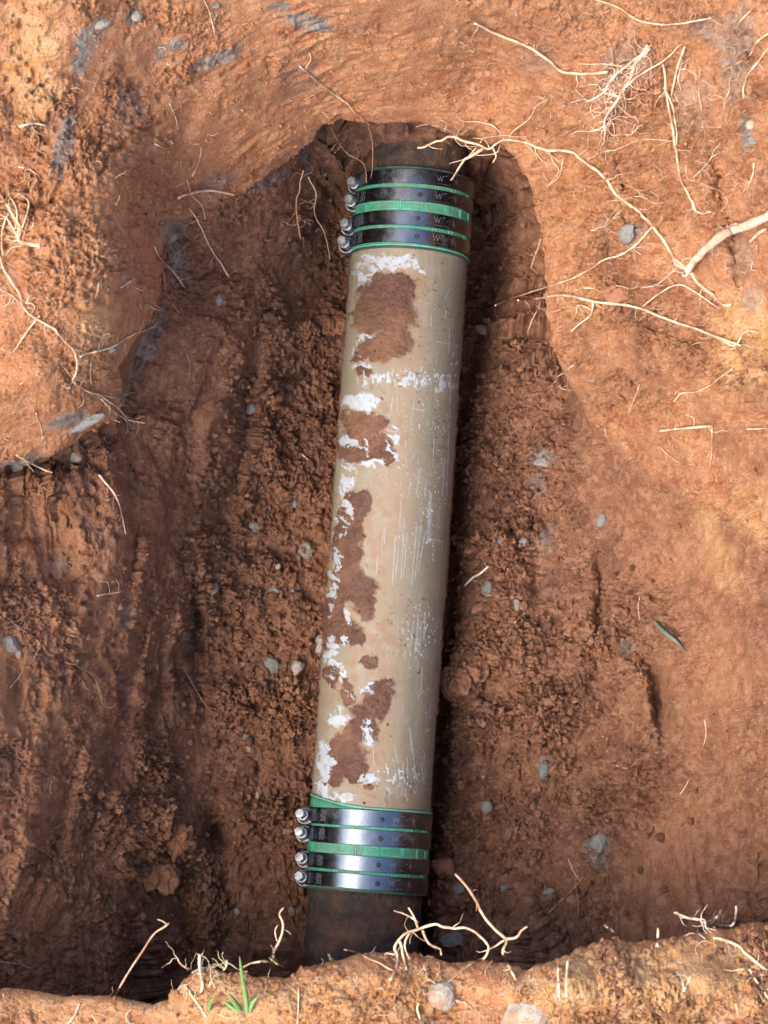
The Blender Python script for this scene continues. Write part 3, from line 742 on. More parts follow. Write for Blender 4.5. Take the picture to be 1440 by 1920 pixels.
def coupling(rows, gaps, heads, label, skew, worn):
    mid = s_at(sum(rows[0] + rows[-1]) / 4 * 2 / 1 if False else (rows[0][0] + rows[-1][1]) / 2)
    root = empty('pipe_coupling', pp(mid, 0, 0), label, 'coupling', 'banded couplings on the pipe')
    bpy.context.view_layer.update()
    inv = root.matrix_world.inverted()
    def par(o, p=None):
        o.parent = p or root
        if p is None: o.matrix_parent_inverse = inv
        return o
    RS = R + 3.2 * S; RB0 = RS + 0.3 * S; RB1 = RS + 2.4 * S
    sA = s_at(rows[0][0] - 3); sB = s_at(rows[-1][1] + 4)
    t_ = np.linspace(0, 2 * math.pi, 160, endpoint=False)
    nprof = 14
    ss_ = np.linspace(0, 1, nprof)
    SS, TH = np.meshgrid(ss_, t_, indexing='ij')
    lead = skew * S * np.clip(-np.cos(TH), 0, 1) ** 2
    SX = sB + (sA + lead - sB) * SS
    RR = RS - 2.5 * S * ((SS < 0.01) | (SS > 0.99))
    V = pp(SX, TH, RR)
    # open thick tube: close the ends inward
    inner = pp(np.stack([SX[-1], SX[0]]), np.stack([t_, t_]), np.full((2, len(t_)), R * 0.93))
    V = np.concatenate([V.reshape(-1, 3), inner.reshape(-1, 3)])
    sl = par(mesh_np('rubber_sleeve', V, grid_faces(nprof + 2, len(t_), True), M['rubber']))
    # rims
    for sx, nm in ((sA, 'sleeve_rim'), (sB, 'sleeve_rim')):
        d = 1 if sx == sA else -1
        th_ = np.linspace(0, 2 * math.pi, 120)
        o = strip(nm, (lambda q, sx=sx: sx - 1.6 * S + (skew * S * np.clip(-np.cos(q), 0, 1) ** 2 if sx == sA else 0)),
                  (lambda q, sx=sx: sx + 1.6 * S + (skew * S * np.clip(-np.cos(q), 0, 1) ** 2 if sx == sA else 0)), 0, 2 * math.pi, R, RS + 1.6 * S,
                  M['rubber_light'] if worn and sx != sA or not worn and sx == sA else M['rubber_dark'], None, 120, 0.5 * S)
        par(o, sl)
    if worn:
        o = strip('sleeve_rim', sB - 6 * S, sB - 2.5 * S, 0, 2 * math.pi, R, RS + 0.6 * S, M['rubber_dark'], None, 120, 0.5 * S); par(o, sl)
    # raised frames in the wide middle gap
    g0, g1 = gaps
    ga, gb = s_at(g0), s_at(g1)
    lw = 1.5 * S
    cells = [(22,36),(38,54),(57,77),(80,99),(103,120),(122,138),(140,155)]
    for (a, b) in cells:
        a, b = math.radians(a), math.radians(b)
        r0, r1 = RS - 0.2 * S, RS + 1.3 * S
        e = lw / RS
        hs_ = [strip('t', ga - 2.2 * S - lw, ga - 2.2 * S, a, b, r0, r1, None, None, 8), strip('t', gb + 2.2 * S, gb + 2.2 * S + lw, a, b, r0, r1, None, None, 8),
               strip('t', gb + 2.2 * S + lw, ga - 2.2 * S - lw, a, a + e, r0, r1, None, None, 3), strip('t', gb + 2.2 * S + lw, ga - 2.2 * S - lw, b - e, b, r0, r1, None, None, 3)]
        Vs = []; Fs = []; o_ = 0
        for h in hs_:
            me = h.data
            for v_ in me.vertices: Vs.append(v_.co[:])
            for p_ in me.polygons: Fs.append([o_ + i for i in p_.vertices])
            o_ += len(me.vertices)
            bpy.data.objects.remove(h); bpy.data.meshes.remove(me)
        me = bpy.data.meshes.new('rib_frame'); me.from_pydata(Vs, [], Fs); me.materials.append(M['rubber_light'])
        o = bpy.data.objects.new('rib_frame', me); COL.objects.link(o); par(o, sl)
    for a in (20, 37.0, 55.5, 101, 121):
        o = strip('rib', gb + 0.5 * S, ga - 0.5 * S, math.radians(a - 0.5), math.radians(a + 0.5), RS - 0.2 * S, RS + 1.6 * S, M['rubber_light'], None, 3); par(o, sl)
    # narrow ribs crossing the two narrow gaps
    for (x0, x1) in ((rows[0][1], rows[1][0]), (rows[2][1], rows[3][0])):
        for a in (24, 28, 47, 51, 66, 69, 118, 121):
            o = strip('rib', s_at(x1) + .3 * S, s_at(x0) - .3 * S, math.radians(a - 0.5), math.radians(a + 0.5), RS - 0.2 * S, RS + 1.3 * S, M['rubber_light'], None, 3); par(o, sl)
    for i, (y0, y1) in enumerate(rows):
        sa, sb = s_at(y0), s_at(y1)
        sm = (sa + sb) / 2
        wv = lambda q, i=i: 0.7 * S * np.sin(q * 2.0 + i)
        bd = par(strip('steel_band', lambda q: sb + wv(q), lambda q: sa + wv(q), math.radians(-186), math.radians(168), RB0, RB1, M['steel'], None, 150, 0.7 * S))
        for p_ in bd.data.polygons: p_.use_smooth = False
        # lapped tongue over the band on the left
        par(strip('band_tongue', sb + 4 * S, sa - 4 * S, math.radians(150 + (i % 2) * 3), math.radians(182), RB1 + 0.1 * S, RB1 + 1.6 * S, M['housing'], None, 20, 0.4 * S), bd)
        # punched hole: raised lip and dark slot
        tc = math.radians(84 - 5 * (0 if worn else 1))
        Vh, Fh = lathe_np(pp(sm - 1 * S, tc, RB1 - 0.3 * S), pp(0, tc, 1.0) - pp(0, tc, 0.0), [(5.0 * S, 0), (4.6 * S, 0.9 * S), (3.0 * S, 1.0 * S)], 14)
        par(mesh_np('punched_hole', Vh, Fh, M['hole']), bd)
        # chevrons pressed in the band by the screw
        seg = []
        for c in range(3):
            x = c * 5.2 - 5
            seg += [(x, -10, x + 4, -5), (x + 4, -5, x, 0), (x, 0, x + 4, 5), (x + 4, 5, x, 10)]
        Vc, Fc = add_tri_strokes(seg, sm, math.radians(139 if not worn else 146), RB1 + 0.15 * S, 0.9)
        par(mesh_np('chevron_marks', Vc, Fc, M['etch'], smooth=False), bd)
        # faint stamped lettering, too worn to read
        W_ = [(-24, -7, -20, 4), (-20, 4, -17, -5), (-17, -5, -14, 4), (-14, 4, -10, -7)]
        L_ = [(-7, -7, -1, -8), (3, -2, 7, -1), (10, -4, 15, -3), (21, -8, 18, 1), (18, 1, 24, 1), (23, -4, 22, 6)]
        S_ = [(x, 9, x + random.uniform(1.2, 3), 9) for x in range(-24, 6, 4)]
        rr = random.Random(i * 7 + int(worn))
        seg = [(a + rr.uniform(-.6, .6), b + rr.uniform(-.5, .5), c + rr.uniform(-.6, .6), d + rr.uniform(-.5, .5)) for a, b, c, d in W_ + L_ + S_]
        Vc, Fc = add_tri_strokes(seg, sm, math.radians(57), RB1 + 0.15 * S, 0.62)
        par(mesh_np('stamped_lettering', Vc, Fc, M['etch'], smooth=False), bd)
        # screw: housing, threaded shank, washer and hex head
        hx, hy = heads[i]
        c = unproj(float(hx), float(hy), 0.030)
        up = np.array([-0.34, 0.16, 1.0]); up /= np.linalg.norm(up)
        # housing shell hugging the band
        th0 = math.radians(166); th1 = math.radians(196)
        hb = strip('screw_housing', sm - 11 * S, sm + 11 * S, th0, th1, RB1 + 1.6 * S, RB1 + 4.2 * S, M['housing'], None, 10, 1.0 * S)
        par(hb)
        Vh, Fh = join([lathe_np(c - up * 0.036, up, [(0.1 * S, 0), (12.5 * S, 0), (13.5 * S, 2 * S), (13.5 * S, 40 * S), (12 * S, 42 * S), (9 * S, 42 * S), (8.6 * S, 38 * S)], 20)])
        o = par(mesh_np('housing_barrel', Vh, Fh, M['housing']), hb)
        Vh, Fh = lathe_np(c - up * 0.046, up, [(3 * S, 0)] + [((6.4 + 1.0 * (q % 2)) * S, (6 + q * 2.0) * S) for q in range(34)], 14)
        sh = par(mesh_np('screw_shank', Vh, Fh, M['bolt']))
        a = np.arange(6) * math.pi / 3 + 0.3 * i
        Vh, Fh = lathe_np(c - up * 0.0055, up, [(10.6 * S, 0), (10.8 * S, 1.4 * S), (9.6 * S, 2.2 * S), (8.6 * S, 2.4 * S)], 24)
        o = par(mesh_np('bolt_washer', Vh, Fh, M['bolt']), sh)
        Vh, Fh = lathe_np(c - up * 0.0042, up, [(9.4 * S, 0), (9.4 * S, 14 * S), (8.2 * S, 15.5 * S), (5.6 * S, 15.7 * S), (5.2 * S, 14.6 * S), (0.8 * S, 14.7 * S)], 6)
        o = par(mesh_np('bolt_head', Vh, Fh, M['bolt'], smooth=False), sh)
        # thin wire clip round the screw
        tt = np.linspace(0, 2 * math.pi, 20, endpoint=False)
        Vw = []; 
        for q in tt:
            ctr = c - up * 0.012 + np.array([math.cos(q) * 14.5, math.sin(q) * 14.5, 0]) * S
            for e in range(5):
                f = e * 2 * math.pi / 5
                Vw.append(ctr + (np.array([math.cos(q), math.sin(q), 0]) * math.cos(f) + np.array([0, 0, 1.0]) * math.sin(f)) * 1.1 * S)
        n_ = len(tt)
        Fw = np.array([[i_ * 5 + e, ((i_ + 1) % n_) * 5 + e, ((i_ + 1) % n_) * 5 + (e + 1) % 5, i_ * 5 + (e + 1) % 5] for i_ in range(n_) for e in range(5)])
        par(mesh_np('wire_clip', np.array(Vw), Fw, M['bolt']), hb)
    return root

coupling([(318,345),(352,377),(396,423),(430,456)], (377,396), [(660,341),(655,374),(647,419),(642,452)],
         'green rubber coupling with four steel bands at the far end by the tunnel', 0, True)
coupling([(1519,1550),(1555,1585),(1605,1634),(1640,1668)], (1585,1605), [(564,1526),(562,1560),(563,1608),(562,1643)],
         'green rubber coupling with four steel bands at the near end, sleeve edge sticking out', 20, False)

# ------------------------------------------------------------------ roots
def tube_path(P, rad, n=6):
    P = np.array(P); m = len(P)
    T = np.gradient(P, axis=0); T /= np.linalg.norm(T, axis=1, keepdims=True) + 1e-12
    U = np.zeros_like(P); u = np.cross(T[0], [0.31, 0.17, 0.93])
    if np.linalg.norm(u) < 1e-3: u = np.cross(T[0], [1.0, 0, 0])
    for i in range(m):
        u = u - T[i] * u.dot(T[i]); u = u / (np.linalg.norm(u) + 1e-12); U[i] = u
    Vv = np.cross(T, U)
    a = np.linspace(0, 2 * math.pi, n, endpoint=False)
    V = P[:, None] + rad[:, None, None] * (np.cos(a)[None, :, None] * U[:, None] + np.sin(a)[None, :, None] * Vv[:, None])
    return V.reshape(-1, 3), [grid_faces(m, n, True), np.array([np.arange(n)[::-1]]), np.array([(m - 1) * n + np.arange(n)])]

def cr(P, n):
    P = np.array(P, float); m = len(P); Q = []
    for i in range(m - 1):
        p0 = P[max(i - 1, 0)]; p1 = P[i]; p2 = P[i + 1]; p3 = P[min(i + 2, m - 1)]
        for k_ in range(n):
            t = k_ / n
            Q.append(0.5 * ((2 * p1) + (-p0 + p2) * t + (2 * p0 - 5 * p1 + 4 * p2 - p3) * t * t + (-p0 + 3 * p1 - 3 * p2 + p3) * t ** 3))
    Q.append(P[-1]); return np.array(Q)

def path3(pts, r, wig, lift, rg):
    """pts: (px,py) lies on the soil, (px,py,z) hangs free at height z"""
    flag = [len(p) > 2 for p in pts]
    L = sum(math.hypot(pts[i + 1][0] - pts[i][0], pts[i + 1][1] - pts[i][1]) for i in range(len(pts) - 1))
    n = max(3, int(L / len(pts) / 5))
    arr = []
    for p in pts:
        if len(p) > 2: arr.append((p[0], p[1], p[2], 1.0))
        else:
            h, _, _ = surf(p[0], p[1]); arr.append((p[0], p[1], h[2], 0.0))
    Q = cr(arr, n)
    m = len(Q)
    j = np.zeros((m, 2))
    for fr, am in ((0.16, 1.0), (0.45, 0.5)):
        ph = rg.uniform(0, 300)
        xs = np.arange(m) * fr + ph
        j[:, 0] += am * (vnoise(xs, xs * 0 + 3.7 + ph) - .5) * 2 * wig; j[:, 1] += am * (vnoise(xs, xs * 0 + 91.2 + ph) - .5) * 2 * wig
    Q[:, :2] += j
    zs = np.array([surf(q[0], q[1])[0][2] for q in Q])
    ker = np.ones(7) / 7
    zsm = np.convolve(np.pad(zs, 3, mode='edge'), ker, 'valid')
    zon = np.maximum(zs, zsm) if m > 7 else zs
    zl = zon + lift + 0.25 * r
    f = np.clip(Q[:, 3], 0, 1)
    z = zl * (1 - f) + Q[:, 2] * f
    z = np.maximum(z, zs - 0.1 * r)
    return np.stack([unproj(q[0], q[1], zz) for q, zz in zip(Q, z)]), Q

def root(pts, w0, w1, label, name='tree_root', mat='root', lets=0, llen=(15, 45), seed=None, wig=2.5, lift=0.001, branches=(), cat='root', group=None, lift_let=0.002):
    rg = random.Random(seed if seed is not None else hash((pts[0][0] * 31 + pts[0][1] * 7 + pts[-1][0])) % 99991)
    w0, w1 = w0 * 0.84, w1 * 0.84
    r0, r1 = w0 * S * 0.5, w1 * S * 0.5
    P, Q = path3(pts, max(r0, r1), wig, lift, rg)
    m = len(P)
    rad = np.linspace(r0, r1, m) * (0.85 + 0.3 * vnoise(np.arange(m) * 0.35, np.full(m, rg.uniform(0, 200))))
    rad[-1] *= 0.5
    V, Fl = tube_path(P, rad, 7)
    o = mesh_np(name, V, Fl, M[mat])
    tag(o, label, cat, group)
    def sub(pts_, wa, wb, nm):
        P_, Q_ = path3(pts_, wa * S * .5, wig * 0.8, lift_let, rg)
        mm = len(P_)
        V_, F_ = tube_path(P_, np.linspace(wa, wb, mm) * S * .5, 5)
        c = mesh_np(nm, V_, F_, M[mat], o)
    for b in branches:
        sub(b[:-1], b[-1][0], b[-1][1], 'side_root')
    for _ in range(lets):
        i = rg.randrange(2, m - 1) if m > 4 else 1
        tx, ty = Q[min(i + 1, m - 1)][:2] - Q[i - 1][:2]
        a = math.atan2(ty, tx) + rg.choice((-1, 1)) * rg.uniform(0.5, 1.5)
        L = rg.uniform(*llen); st = max(3, int(L / 9))
        x, y = Q[i][:2]
        fz = Q[i][3] > 0.3
        lp = [(x, y, float(P[i][2]))]
        for k_ in range(st):
            a += rg.gauss(0, 0.45); x += math.cos(a) * L / st; y += math.sin(a) * L / st
            lp.append((x, y, float(P[i][2]) + rg.uniform(-0.004, 0.004)) if fz else (x, y))
        wl = max(1.1, min(3.0, (w0 + w1) * 0.22)) * rg.uniform(0.7, 1.2)
        sub(lp, wl, 0.7, 'rootlet')
    return o

root([(783,278,.13),(815,266,.14),(850,256,.15),(885,270,.15),(912,277,.15),(945,262,.155),(985,268),(1030,280),(1075,287),(1110,310),(1145,342),(1165,374),(1202,405),(1236,440),(1262,482),(1292,508),(1322,538),(1350,566),(1375,572)],
     5, 7, 'long pale root reaching over the tunnel mouth and down the right wall', lets=15, llen=(18, 60), wig=3.5,
     branches=[((905,276,.15),(880,292,.145),(868,300,.14),(858,318,.13),(846,336,.12),(7,3)),((890,278,.15),(872,298,.14),(840,308,.13),(3,1)),((925,275,.15),(930,292,.15),(922,306,.15),(4,2)),((940,270,.15),(930,285,.15),(895,290,.15),(3,1.2)),
               ((955,262,.155),(962,250),(990,225),(1005,200),(1030,185),(3.4,1.2)),((950,265,.155),(925,235),(900,230),(870,228),(855,215),(3,1)),((900,268,.15),(910,258,.15),(950,256),(985,258),(3,1.2)),((1030,282),(1035,300),(1050,320),(1025,350),(3,1.4)),((860,256,.15),(845,245,.14),(800,235,.14),(780,240,.14),(2.5,1)),
               ((1100,300),(1130,285),(1160,280),(1200,262),(1258,262),(2.6,1.2)),((915,277,.15),(905,262,.15),(885,258,.15),(2.6,1))])
root([(888,45),(932,64),(985,86),(1025,110),(1052,134),(1095,139),(1140,134)], 5.5, 6, 'smooth pale root curving down across the top wall right of centre', wig=1.5, lets=2, lift=0.004)
root([(1110,-5),(1160,14),(1195,37),(1240,46),(1290,42),(1335,34)], 3.5, 3.5, 'thin pale root arcing along the top edge at right', wig=1.2, lets=6, llen=(20, 60), lift=0.004)
root([(1222,88),(1200,108),(1170,128),(1150,148),(1132,170),(1100,190)], 8, 4, 'pale root leading left out of the hairy root mass at upper right', wig=3, mat='root_white', lets=14, llen=(18, 55))
root([(1215,90),(1190,125),(1178,150),(1160,185),(1140,215),(1132,240),(1131,266)], 9, 4, 'pinkish thick root with hairy rootlets hanging at upper right', wig=4, mat='root_pink', lets=48, llen=(18, 75),
     branches=[((1150,200),(1120,200),(1095,215),(3,1)),((1135,235),(1110,245),(1080,246),(1070,252),(4,1.4)),((1165,170),(1200,140),(1245,115),(1280,80),(5,2)),((1170,125),(1130,120),(1090,122),(3.5,1.4))])
root([(1243,118),(1246,150),(1252,190),(1262,250),(1270,300),(1275,330),(1290,365),(1302,388),(1316,400),(1332,397)], 5, 5, 'pale root dropping straight down the right wall and hooking at its end', wig=2, lets=7, llen=(14, 50),
     branches=[((1245,165),(1262,200),(1268,240),(1268,270),(4,3)),((1285,85),(1270,130),(1258,180),(5,3))])
root([(1470,392),(1430,412),(1390,427),(1358,438),(1330,462),(1305,488),(1286,512)], 20, 16, 'thickest pinkish beige root jutting in from the right edge', name='tree_root', mat='root_pink', lets=5, llen=(20, 55), wig=3, lift=0.02,
     branches=[((1320,470),(1300,498),(1284,516),(1278,512),(9,4)),((1290,505),(1268,495),(1256,472),(1245,468),(6,2.5)),((1440,430),(1420,440),(1405,455),(8,5))])
root([(930,573,.05),(985,551),(1050,531),(1095,510),(1130,490),(1165,476),(1195,455),(1222,425)], 4, 4, 'thin straight root slanting up from the trench lip on the right', wig=1.5, lets=8, llen=(14, 45), lift=0.004)
root([(971,563,.06),(1010,560),(1065,553),(1115,565),(1165,570),(1205,580),(1250,600),(1300,615),(1350,632),(1388,648)], 6, 5, 'pale straight root crossing the right wall below the thick root', wig=1.6, lets=16, llen=(16, 60), lift=0.004,
     branches=[((1112,564),(1108,590),(1085,608),(1070,622),(5,2)),((1205,575),(1240,548),(1276,534),(1310,552),(1348,577),(1375,568),(3.5,2)),((1110,580),(1085,572),(1075,600),(1040,618),(3,1)),
               ((1015,558),(1008,580),(996,605),(990,625),(3.5,1.4)),((1350,632),(1378,648),(1395,622),(1420,622),(4,2)),((1060,575),(1030,585),(1000,570),(3,1)),((1385,650),(1372,655),(1378,660),(3,2))])
root([(1238,808),(1265,805),(1300,802),(1336,799)], 5, 5, 'short stout pale stick of root at right below the straight root', wig=0.8, lets=2, lift=0.005, branches=[((1300,803),(1302,785),(1285,776),(2.5,1.4)),((1335,800),(1335,840),(1330,885),(2.4,1))])
root([(1400,804),(1460,802)], 4, 3, 'short pale root end poking in at the right edge', wig=0.8, lift=0.004)
root([(1260,756),(1275,742),(1300,735),(1330,722),(1350,708),(1375,690)], 4, 2, 'crooked small root on the right wall above the stout stick', wig=3, lets=8, llen=(12, 35))
root([(1085,680),(1062,698),(1044,710),(1055,728),(1075,732)], 3, 1.6, 'little hooked root at the trench lip on the right', wig=2.5, lets=5, llen=(10, 30))
root([(1198,720),(1190,745),(1178,775)], 2.6, 1.2, 'short thin root hanging mid right wall', wig=1.5)
root([(1450,60),(1420,80),(1405,105),(1378,122)], 4, 2, 'curled pale root at the right edge near the top corner', wig=2, lets=3)
root([(1450,80),(1430,110),(1405,140),(1396,165),(1394,186)], 4, 3, 'pale root hanging at the right edge under the curled one', wig=2.4, lets=5)
root([(1432,-5),(1410,18),(1384,42)], 3, 2, 'fine straight root in the top right corner', wig=1)
root([(1414,305),(1410,330),(1398,358)], 4, 2.5, 'small forked pale root beside white pebble at right', wig=2, lets=2)
root([(1312,130),(1310,170),(1316,210)], 2.2, 1.2, 'hair thin root beside the hairy mass at upper right', wig=1.4)
root([(1055,300),(1050,330),(1030,348)], 3, 1.8, 'short bent root under the long root right of the tunnel', wig=2)
root([(1015,448,.10),(1004,475,.09),(992,505,.07)], 7, 4, 'brown stub of root hanging at the trench lip right of coupling', mat='root_brown', wig=2.4, lets=3, llen=(10,20))
rt = random.Random(77)
for k_ in range(22):
    if k_ < 14: x, y = rt.gauss(1200, 75), rt.gauss(140, 70)
    else: x, y = rt.uniform(1080, 1420), rt.uniform(180, 640)
    a = rt.uniform(0, 6.28); L = rt.uniform(50, 130); pts_ = [(x, y)]
    for q_ in range(5):
        a += rt.gauss(0, 0.5); x += math.cos(a) * L / 5; y += math.sin(a) * L / 5; pts_.append((x, min(y, 700)))
    root(pts_, rt.uniform(1.8, 3.0), 1.0, 'fine tangled pale root matted on the right hand wall', mat=rt.choice(['root', 'root_white', 'root_pink', 'root_brown']), lets=5, llen=(12, 40), wig=3, group='fine tangled roots on the right hand wall', seed=k_)
# left side
root([(72,460),(36,452),(34,425),(22,400),(0,365),(-12,350)], 9, 4, 'pale fibrous root clump at the left edge', mat='root', wig=3, lets=14, llen=(30, 70),
     branches=[((34,450),(45,415),(52,380),(40,366),(4,2)),((32,445),(15,410),(-5,400),(4,2.5)),((15,400),(4,430),(6,480),(4,2)),((30,430),(32,395),(20,370),(3.5,2))])
root([(-8,470),(8,510),(30,545),(42,570),(60,590),(98,612),(112,632),(130,650),(140,672),(138,700),(134,712),(160,727),(190,742),(222,765),(240,788),(272,795)], 4, 4, 'long crooked pale root running down the left ledge', wig=4, lets=20, llen=(14, 45), lift=0.005,
     branches=[((45,570),(62,572),(56,590),(2.6,1)),((75,592),(55,620),(28,658),(4,2)),((140,700),(133,735),(145,738),(3,1)),((195,742),(215,745),(255,735),(2.5,1.2)),((172,725),(168,700),(170,680),(2.5,1.2)),((190,745),(220,775),(245,800),(3.5,2))])
root([(150,668),(175,660),(205,652),(240,633),(266,622),(290,612)], 4, 2.4, 'branching pale root lying across the ledge corner at left', wig=2.6, lets=8, llen=(14, 40), lift=0.004)
root([(185,529),(184,545),(178,560)], 4, 2, 'tiny upright pale stub on the left ledge', wig=1)
root([(250,523),(237,532),(226,540)], 6, 3, 'short pale stub at right rim of left ledge', wig=1, lift=0.004)
root([(-5,540),(20,552),(45,575)], 3, 2, 'thin root from the left edge below fibrous clump', wig=2, lets=4)
root([(70,775),(76,800),(79,830)], 2.6, 1.6, 'thin root drooping off the ledge bottom', wig=2.5, lets=3)
root([(30,852),(52,864),(78,878),(98,886)], 5, 4, 'straight pale root sticking out below the left ledge', wig=0.8, lift=0.008)
root([(335,372),(365,362),(400,358),(442,366)], 6, 5, 'pinkish root lying level on the left slope', mat='root_pink', wig=1.5, lift=0.005, lets=2)
root([(352,388),(368,412),(380,438),(400,470),(415,495),(428,518)], 4, 4.5, 'pinkish root dropping down the left slope', mat='root_pink', wig=2.5, lets=4, lift=0.004, branches=[((352,340),(360,365),(378,385),(384,410),(2.4,1.6))])
root([(290,462),(302,485),(325,508),(348,540)], 4.5, 3, 'pale root hanging over the dark corner left of the tunnel', wig=2, lets=4, lift=0.006)
root([(306,500),(312,545),(325,572),(336,586)], 2.6, 2, 'thin brown root under the pale one on the left slope', mat='root_brown', wig=2, lets=3)
root([(360,330),(372,300),(376,275)], 4.5, 3, 'thin root upright on the corner of left wall', mat='root_pink', wig=2)
root([(318,195),(330,220),(335,250)], 2.5, 1.6, 'hooked root on the upper left wall', wig=2)
root([(290,270),(318,285)], 4, 2, 'tiny pale stub on the upper left wall', wig=0.6)
root([(565,125),(592,150),(620,172),(645,188),(662,205),(680,222),(694,238,.12)], 3.6, 3, 'pale root slanting down the far wall to the tunnel top', wig=2.5, lets=3, lift=0.003, branches=[((572,130),(582,112),(578,100),(3,2))])
root([(382,-4),(392,25),(402,68)], 3, 2, 'thin pale root at the top edge left of centre', wig=1.5)
root([(35,238),(60,232),(88,236)], 6, 2.5, 'short forked pale root on upper left soil', wig=1.5, lets=3, lift=0.004)
root([(32,312),(58,318),(78,338)], 4, 2, 'crooked pale root above the fibrous clump at left', wig=2, lets=5)
root([(690,240,.12),(697,270,.10),(698,305,.085),(694,335,.075)], 2.2, 1.6, 'hair root hanging in front of far coupling', mat='root_brown', wig=2)
root([(622,238,.12),(645,282,.09),(676,306,.075),(690,342,.07)], 2.4, 1.6, 'brown hair root looping down to the far coupling', mat='root_brown', wig=3, lets=3, llen=(12,30))
root([(570,318,.10),(560,360,.09),(556,400,.08),(566,450,.06)], 3.5, 3, 'brown root hanging at left side of tunnel mouth', mat='root_brown', wig=3, lets=6, llen=(14, 40))
root([(578,330,.10),(590,362,.09),(592,400,.07),(608,440,.05),(620,490,.02)], 3.6, 2, 'pale brown root hanging lowest inside tunnel mouth', mat='root_brown', wig=3, lets=5, llen=(14, 40))
root([(186,890),(200,906),(216,930),(228,965),(236,1002)], 6, 3, 'pinkish root dangling on the left wall below ledge', mat='root_pink', wig=2, lets=8, llen=(12, 30))
root([(-5,1142),(30,1168),(62,1195),(90,1220)], 4, 2, 'brown root buried in the left wall half way down', mat='root_brown', wig=3, lets=9, llen=(14, 40))
root([(345,1250),(362,1285),(380,1312),(404,1342)], 3, 2, 'thin brown root at the foot of left wall', mat='root_brown', wig=2, lets=2)
root([(182,1118),(205,1112),(228,1110)], 3.4, 2.4, 'small pale root poking from left wall', mat='root_white', wig=1.5, lift=0.006, lets=2)
root([(20,1290),(40,1265),(45,1245)], 3, 2, 'bent brown root near the left edge', mat='root_brown', wig=2, lets=3)
root([(120,1240),(150,1252),(180,1268),(190,1320)], 2.4, 1.6, 'fine brown root wandering over the left wall', mat='root_brown', wig=3, lets=5)
root([(566,852),(578,862),(588,872)], 2.6, 2.2, 'short white straw on the floor left of pipe', mat='root_white', wig=0.5)
root([(488,690),(494,660),(490,640)], 1.8, 1.2, 'fine hair root on slope left of pipe', mat='root_brown', wig=2)
root([(345,655),(355,690),(345,715)], 2.4, 1.4, 'fine root on the shaded left slope', mat='root_brown', wig=3, lets=2)
# floor and bowl
root([(872,1098),(888,1082),(900,1076),(918,1060)], 6, 5, 'grey bleached twig beside the pipe on the right floor', name='twig', mat='root_white', wig=1.5, lift=0.006, lets=3, llen=(8, 16), cat='twig')
root([(965,1168),(975,1158),(984,1150)], 3, 2, 'tiny white forked twig on the right floor', name='twig', mat='root_white', wig=1, lets=1, llen=(8, 10), cat='twig')
root([(1028,1712),(1055,1685),(1080,1660),(1096,1640)], 2.6, 1.6, 'dark slender twig crossing the lower right floor', name='twig', mat='root_brown', wig=1, lift=0.004, cat='twig', branches=[((1080,1660),(1085,1690),(1084,1720),(1.6,1))])
root([(1065,1608),(1075,1632),(1088,1652)], 2.2, 1.6, 'pale bent straw above the dark twig', name='twig', mat='straw', wig=1, cat='twig')
root([(1240,838),(1260,858),(1280,866),(1300,850)], 2.4, 1.4, 'thin looping root on lower right wall', wig=2, lets=4)
root([(1155,1436),(1175,1440),(1195,1428)], 2.4, 1.6, 'thin pale curl of root on right floor', wig=1.4)
root([(1320,1350),(1324,1375),(1318,1400)], 2, 1.4, 'upright fine grass stalk on right bowl', mat='straw', wig=1)
root([(1275,1490),(1285,1476),(1292,1462)], 2.4, 1.6, 'short straw lying on lower right bowl', mat='straw', wig=.6)
root([(1200,1120),(1196,1140),(1200,1165)], 2.6, 1.4, 'little pale root in the right bowl', wig=1)
# near rim
root([(855,1640,.32),(872,1660,.33),(890,1685,.335),(900,1705,.335),(915,1730,.335),(938,1752,.34),(950,1764,.345),(946,1785,.35),(952,1812),(966,1838)], 5, 6, 'knobbly pale root reaching out over the near edge right of the pipe', wig=3, lets=4, llen=(10, 22),
     branches=[((950,1762,.345),(968,1758,.345),(976,1745,.345),(988,1738,.345),(5,3.5)),((948,1764,.345),(930,1775,.34),(915,1780,.34),(4,3))])
root([(735,1835),(742,1800,.345),(740,1775,.345),(760,1752,.35),(785,1742,.35),(815,1735,.35),(845,1738,.35),(875,1742,.35),(900,1755,.35),(916,1775,.35),(905,1795,.35),(880,1808),(835,1848)], 6, 4, 'pale root looping over the near edge in front of the pipe', wig=3.5, lets=8, llen=(14, 34), mat='root',
     branches=[((785,1742,.35),(778,1720,.35),(768,1700,.35),(4.5,3)),((782,1730,.35),(760,1714,.35),(738,1706,.35),(3.5,2)),((790,1742,.35),(800,1765,.34),(825,1778,.33),(830,1792,.33),(4.5,3)),((748,1765,.35),(755,1790,.35),(765,1822),(5,3)),((770,1748,.35),(760,1775,.35),(768,1800,.35),(4,2)),((740,1790,.345),(725,1785,.345),(722,1800),(3.5,2)),((735,1820),(700,1800),(645,1782,.35),(3.5,3))])
root([(214,1872),(228,1845,.33),(250,1808,.33),(272,1775,.33),(290,1750,.33),(318,1731,.33)], 4, 4, 'long pale root rising from the near edge at lower left', wig=1.6, lift=0.003, branches=[((312,1733,.33),(302,1726,.33),(294,1724,.33),(2.4,1.4))])
root([(540,1824),(528,1812),(512,1795,.34),(515,1778,.34),(528,1752,.34),(530,1728,.34),(524,1712,.34),(532,1700,.34)], 6, 3.6, 'curling pale root standing on the near edge left of the pipe', wig=2, lets=3, llen=(10, 26),
     branches=[((530,1815),(500,1802,.345),(475,1806,.34),(455,1815,.34),(5,3)),((538,1820),(520,1808,.35),(505,1795,.35),(4,3)),((520,1765,.34),(516,1745,.34),(520,1735,.34),(2.6,1.6))])
